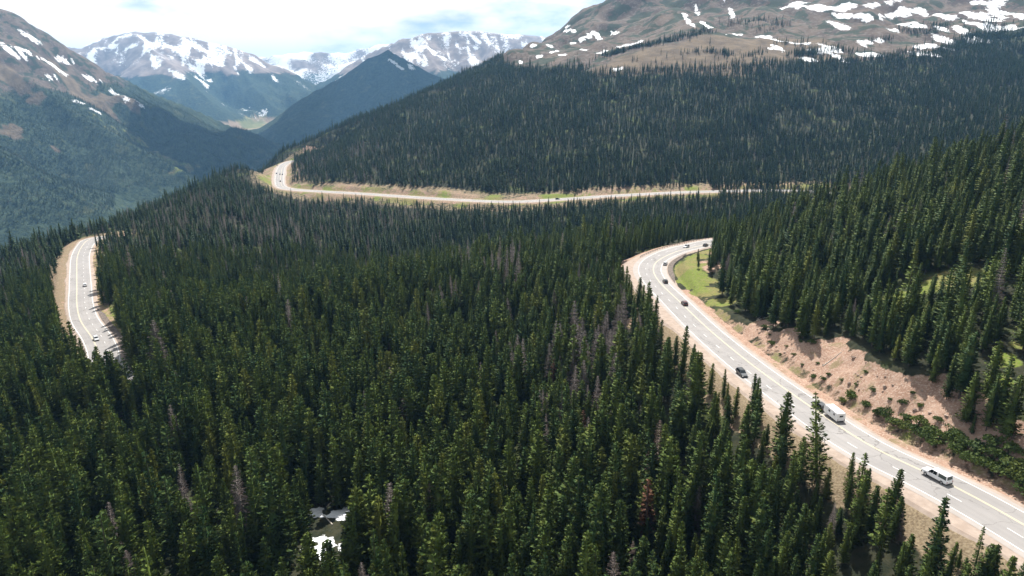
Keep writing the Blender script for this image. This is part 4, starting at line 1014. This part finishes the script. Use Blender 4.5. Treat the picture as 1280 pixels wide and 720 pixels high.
def shrub(px, py, size, label, group=None):
    p = land(px, py)
    t = thing('shrub', label, 'shrub', (float(p[0]), float(p[1]), float(height(p[0], p[1])[0]) - .05), random.uniform(0, 6.28), group); t.scale = (size, size * random.uniform(.85, 1.15), size * random.uniform(.75, 1.0))
    f, s_ = random.choice(SH)
    for nm, mm in (('foliage', f), ('stem', s_)):
        o = bpy.data.objects.new(nm, mm); COL.objects.link(o); o.parent = t
G1 = 'thicket of green shrubs beside the near road'
for px, py, s_ in [(1106, 520, 1.7), (1118, 527, 1.6), (1130, 533, 1.8), (1143, 541, 1.9), (1156, 549, 1.9), (1168, 556, 1.8), (1133, 522, 1.5), (1149, 530, 1.7), (1163, 540, 1.7), (1180, 551, 1.7),
                   (1195, 563, 2.0), (1207, 572, 2.0), (1220, 578, 2.1), (1232, 584, 2.0), (1243, 590, 1.9), (1256, 596, 2.1), (1268, 602, 2.2), (1278, 608, 2.0), (1240, 572, 2.0), (1256, 580, 2.1), (1270, 587, 2.1), (1222, 562, 1.8), (1205, 555, 1.7), (1285, 618, 1.9), (1190, 545, 1.6), (1095, 515, 1.2), (1238, 556, 1.9), (1260, 565, 1.9)]:
    shrub(px, py + 4, s_ * 1.35, 'bushy green shrub in the roadside thicket right of the white pickup', G1)
shrub(1064, 500, 2.1, 'round dark shrub between the camper trailer and the dirt bank'); shrub(1054, 503, 1.3, 'small shrub at the left foot of the round dark shrub by the trailer')
shrub(1083, 511, 1.4, 'upright shrub at the road edge right of the trailer'); shrub(1016, 474, 1.3, 'small shrub right above the tip of the lone spruce'); shrub(1028, 478, 1.1, 'smallest shrub beside the spruce tip at the bank foot')
shrub(965, 431, 1.5, 'round shrub alone on the dirt bank above the dark grey car'); shrub(955, 413, 1.5, 'round shrub on the upper dirt bank near the trees'); shrub(921, 392, 1.7, 'dark green shrub at the lower end of the grass slope')
shrub(936, 380, 2.2, 'broad shrub under the trees behind the grass slope'); shrub(950, 383, 2.0, 'second broad shrub under the trees, right of the grass slope'); shrub(1014, 432, 1.6, 'shrub at the tree line above the middle of the bank'); shrub(983, 434, .8, 'low tuft-like shrub on the bare dirt bank')
for px, py, s_ in [(975, 445, .6), (992, 447, .9), (1003, 458, .7), (1022, 455, .8), (1035, 470, .9), (1052, 476, .7), (1070, 484, .8), (1090, 492, 1.1), (1112, 500, .9), (1128, 506, 1.2), (1150, 512, 1.0), (1172, 530, 1.3), (962, 420, .7), (1000, 430, .9), (1082, 470, .9), (1140, 495, .8)]:
    shrub(px, py, s_, 'low scrubby bush dotted on the pinkish dirt bank', 'scrubby bushes on the dirt bank')
def log(px, py, L, rz, label):
    p = land(px, py); V, Fc = [], []; z0 = float(height(p[0], p[1])[0]); dx, dy = math.cos(rz), math.sin(rz)
    pts = [(dx * L * (i / 5 - .5), dy * L * (i / 5 - .5), float(height(p[0] + dx * L * (i / 5 - .5), p[1] + dy * L * (i / 5 - .5))[0]) - z0 + .12) for i in range(6)]
    tube(V, Fc, pts, [.17, .16, .14, .12, .10, .06], 7); n0 = len(V); Fc.append(tuple(range(6, -1, -1))); Fc.append(tuple(range(n0 - 7, n0)))
    for i in range(5):
        q = np.array(pts[1 + i % 4]); tube(V, Fc, [q, q + np.array([random.uniform(-.3, .3), random.uniform(-.3, .3), random.uniform(.3, .8)])], [.03, .012], 4)
    o = bpy.data.objects.new('fallen_log', to_mesh('fallen_log', V, Fc, M['palelog'])); COL.objects.link(o); o.location = (float(p[0]), float(p[1]), z0); o['label'] = label; o['category'] = 'fallen log'
for a in [(952, 396, 9, .9, 'bleached fallen log near the shrubs at the top of the bank'), (957, 398, 8, .4, 'bleached fallen log crossing the others on the bank'), (947, 399, 7, 1.4, 'steepest bleached log on the upper bank'),
          (410, 652, 6, 2.2, 'bleached fallen log across the snowy clearing'), (421, 622, 11, 1.35, 'long bleached log at the top of the snowy clearing'), (1040, 452, 6, .3, 'bleached log at the forest edge above the bank')]: log(*a)
def rock_mesh(seed):
    r_ = np.random.default_rng(seed); bm = bmesh.new(); bmesh.ops.create_icosphere(bm, subdivisions=2, radius=1); st = r_.uniform(.6, 1.2, 3)
    for v in bm.verts:
        k_ = 1 + .5 * (vnoise(np.array([v.co.x * 1.3 + seed]), np.array([v.co.y * 1.3 + v.co.z * 2.1]), seed)[0] - .5); v.co = Vector((v.co.x * k_ * st[0], v.co.y * k_ * st[1], v.co.z * k_ * st[2] * .7))
    m_ = bpy.data.meshes.new('boulder'); bm.to_mesh(m_); bm.free(); m_.materials.append(M['rock']); return m_
M['rock'] = simple('pink_granite', (.27, .20, .16), .9, .35, 1.5)
RM = [rock_mesh(i) for i in range(5)]
for k_ in range(46):
    f_ = random.random(); px_, py_ = 940 + 250 * f_ + random.uniform(-6, 6), 418 + 112 * f_ + random.uniform(-26, 12)
    p = land(px_, py_); q = road_info(np.array([p[0]]), np.array([p[1]]))
    if q[0][0] - q[3][0] < 2.5: continue
    o = bpy.data.objects.new('boulder', random.choice(RM)); COL.objects.link(o); sc_ = random.choice([.25, .3, .35, .45, .7]); o.scale = (sc_, sc_, sc_); o.rotation_euler = (0, 0, random.uniform(0, 6.28)); o.location = (float(p[0]), float(p[1]), float(height(p[0], p[1])[0]) + sc_ * .2)
    o['label'] = 'small pinkish boulder lying on the dirt bank above the road'; o['category'] = 'boulder'; o['group'] = 'boulders on the dirt bank'
p = land(1030, 556); t = thing('road_sign', 'small pale green sign on a post behind the lone spruce', 'road sign', (float(p[0]), float(p[1]), float(height(p[0], p[1])[0])), R(-60))
bm = bmesh.new(); boxm(bm, (0, 0, 1.1), (.08, .08, 2.6), .01); mesh_obj('post', bm, M['trim'], t)
bm = bmesh.new(); boxm(bm, (0, -.06, 2.3), (.75, .03, .75), .008); mesh_obj('sign_panel', bm, M['sign_face'], t)

# ------------------------------------------------------------------ clouds that shade the dark pyramid and the ridge tip
def cloud(cx, cy_, cz, sx, sy, sz, seed):
    bm = bmesh.new(); bmesh.ops.create_icosphere(bm, subdivisions=5, radius=1)
    r_ = np.array([v.co[:] for v in bm.verts]); k = 1 + .30 * fbm(r_[:, 0] * 2.2 + seed, r_[:, 1] * 2.2 + r_[:, 2], 4, seed) + .1 * fbm(r_[:, 0] * 7, r_[:, 1] * 7 + r_[:, 2] * 3, 3, seed + 3)
    for v, q in zip(bm.verts, k):
        v.co *= float(q); v.co.z = v.co.z if v.co.z > -.25 else -.25 + (v.co.z + .25) * .2
    bmesh.ops.scale(bm, vec=(sx, sy, sz), verts=bm.verts)
    o = mesh_obj('cloud', bm, M['cloud'], None, True); o.location = (cx, cy_, cz); o['kind'] = 'structure'
M['cloud'] = simple('white_cloud', (.85, .86, .88), 1.0, .03, .002, .0)
_zc = float(gh.max()) + 500
def shade(tx_, ty_, tz_, sx, sy, seed):
    k = (_zc - tz_) / math.tan(R(55)); cloud(tx_ + k * math.sin(R(10)), ty_ + k * math.cos(R(10)), _zc, sx, sy, 200, seed)
shade(-900, 5150, 0, 900, 950, 4)
shade(-1330, 3420, -240, 400, 620, 9)


# ------------------------------------------------------------------ air, sky, sun
def haze():
    bm = bmesh.new(); bmesh.ops.create_cube(bm, size=1)
    zlo, zhi = float(gh.min()) - 1.0, float(gh.max()) + 12
    bmesh.ops.scale(bm, vec=(29000, 17400, zhi - zlo), verts=bm.verts); bmesh.ops.translate(bm, vec=(0, 16600 - 8700 + 100, (zhi + zlo) / 2), verts=bm.verts)
    m = bpy.data.materials.new('hazy_air'); m.use_nodes = True; m.node_tree.nodes.clear()
    out = m.node_tree.nodes.new('ShaderNodeOutputMaterial'); pv = m.node_tree.nodes.new('ShaderNodeVolumePrincipled')
    pv.inputs['Color'].default_value = (.29, .59, 1.0, 1); pv.inputs['Density'].default_value = 5.2e-5; pv.inputs['Anisotropy'].default_value = .2
    m.node_tree.links.new(pv.outputs[0], out.inputs['Volume'])
    o = mesh_obj('haze', bm, m); o['kind'] = 'stuff'
    return zhi
ztop = haze(); print('land', gh.min(), gh.max())

SUN_EL, SUN_AZ = R(55), R(10)          # azimuth from +Y towards +X
w = bpy.data.worlds.new('World'); C.world = w; w.use_nodes = True; wt = w.node_tree; wt.nodes.clear()
wo = wt.nodes.new('ShaderNodeOutputWorld'); bg = wt.nodes.new('ShaderNodeBackground'); bg.inputs['Strength'].default_value = .048
sky = wt.nodes.new('ShaderNodeTexSky'); sky.sky_type = 'NISHITA'; sky.sun_disc = False; sky.sun_elevation = SUN_EL; sky.sun_rotation = SUN_AZ; sky.altitude = 3400; sky.air_density = 1.0; sky.dust_density = .6; sky.ozone_density = 1.5
tc = wt.nodes.new('ShaderNodeTexCoord'); mp_ = wt.nodes.new('ShaderNodeMapping'); mp_.inputs['Scale'].default_value = (1, 1, 3.2); wt.links.new(tc.outputs['Generated'], mp_.inputs['Vector'])
nz = wt.nodes.new('ShaderNodeTexNoise'); nz.inputs['Scale'].default_value = 5.5; nz.inputs['Detail'].default_value = 8; nz.inputs['Roughness'].default_value = .55; wt.links.new(mp_.outputs[0], nz.inputs['Vector'])
mr = wt.nodes.new('ShaderNodeMapRange'); mr.interpolation_type = 'SMOOTHSTEP'; mr.inputs['From Min'].default_value = .25; mr.inputs['From Max'].default_value = .53; wt.links.new(nz.outputs['Fac'], mr.inputs['Value'])
mx = wt.nodes.new('ShaderNodeMix'); mx.data_type = 'RGBA'; wt.links.new(mr.outputs[0], mx.inputs['Factor']); wt.links.new(sky.outputs[0], mx.inputs[6]); 
sx_ = wt.nodes.new('ShaderNodeSeparateXYZ'); wt.links.new(tc.outputs['Generated'], sx_.inputs[0]); el = wt.nodes.new('ShaderNodeMapRange'); el.inputs['From Min'].default_value = .12; el.inputs['From Max'].default_value = .35; wt.links.new(sx_.outputs[2], el.inputs['Value'])
cc = wt.nodes.new('ShaderNodeMix'); cc.data_type = 'RGBA'; wt.links.new(el.outputs[0], cc.inputs['Factor']); cc.inputs[6].default_value = (15.0, 14.8, 14.5, 1); cc.inputs[7].default_value = (8.2, 8.4, 8.6, 1); wt.links.new(cc.outputs[2], mx.inputs[7])
wt.links.new(mx.outputs[2], bg.inputs['Color']); wt.links.new(bg.outputs[0], wo.inputs['Surface'])
sl = bpy.data.lights.new('sun', 'SUN'); sl.energy = 4.6; sl.angle = R(.5); sl.color = (1, .955, .89)
so = bpy.data.objects.new('sun', sl); COL.objects.link(so)
sd = Vector((math.sin(SUN_AZ) * math.cos(SUN_EL), math.cos(SUN_AZ) * math.cos(SUN_EL), math.sin(SUN_EL)))
so.rotation_euler = sd.to_track_quat('Z', 'Y').to_euler()

vs = C.view_settings; vs.view_transform = 'Standard'; vs.look = 'None'; vs.gamma = 1; vs.use_curve_mapping = False; vs.exposure = 1.07
cy = C.cycles; cy.max_bounces = 4; cy.diffuse_bounces = 2; cy.glossy_bounces = 2; cy.transmission_bounces = 2; cy.volume_bounces = 0; cy.transparent_max_bounces = 6; cy.use_denoising = True
try: cy.denoiser = 'OPENIMAGEDENOISE'; cy.denoising_input_passes = 'RGB_ALBEDO_NORMAL'
except Exception: pass
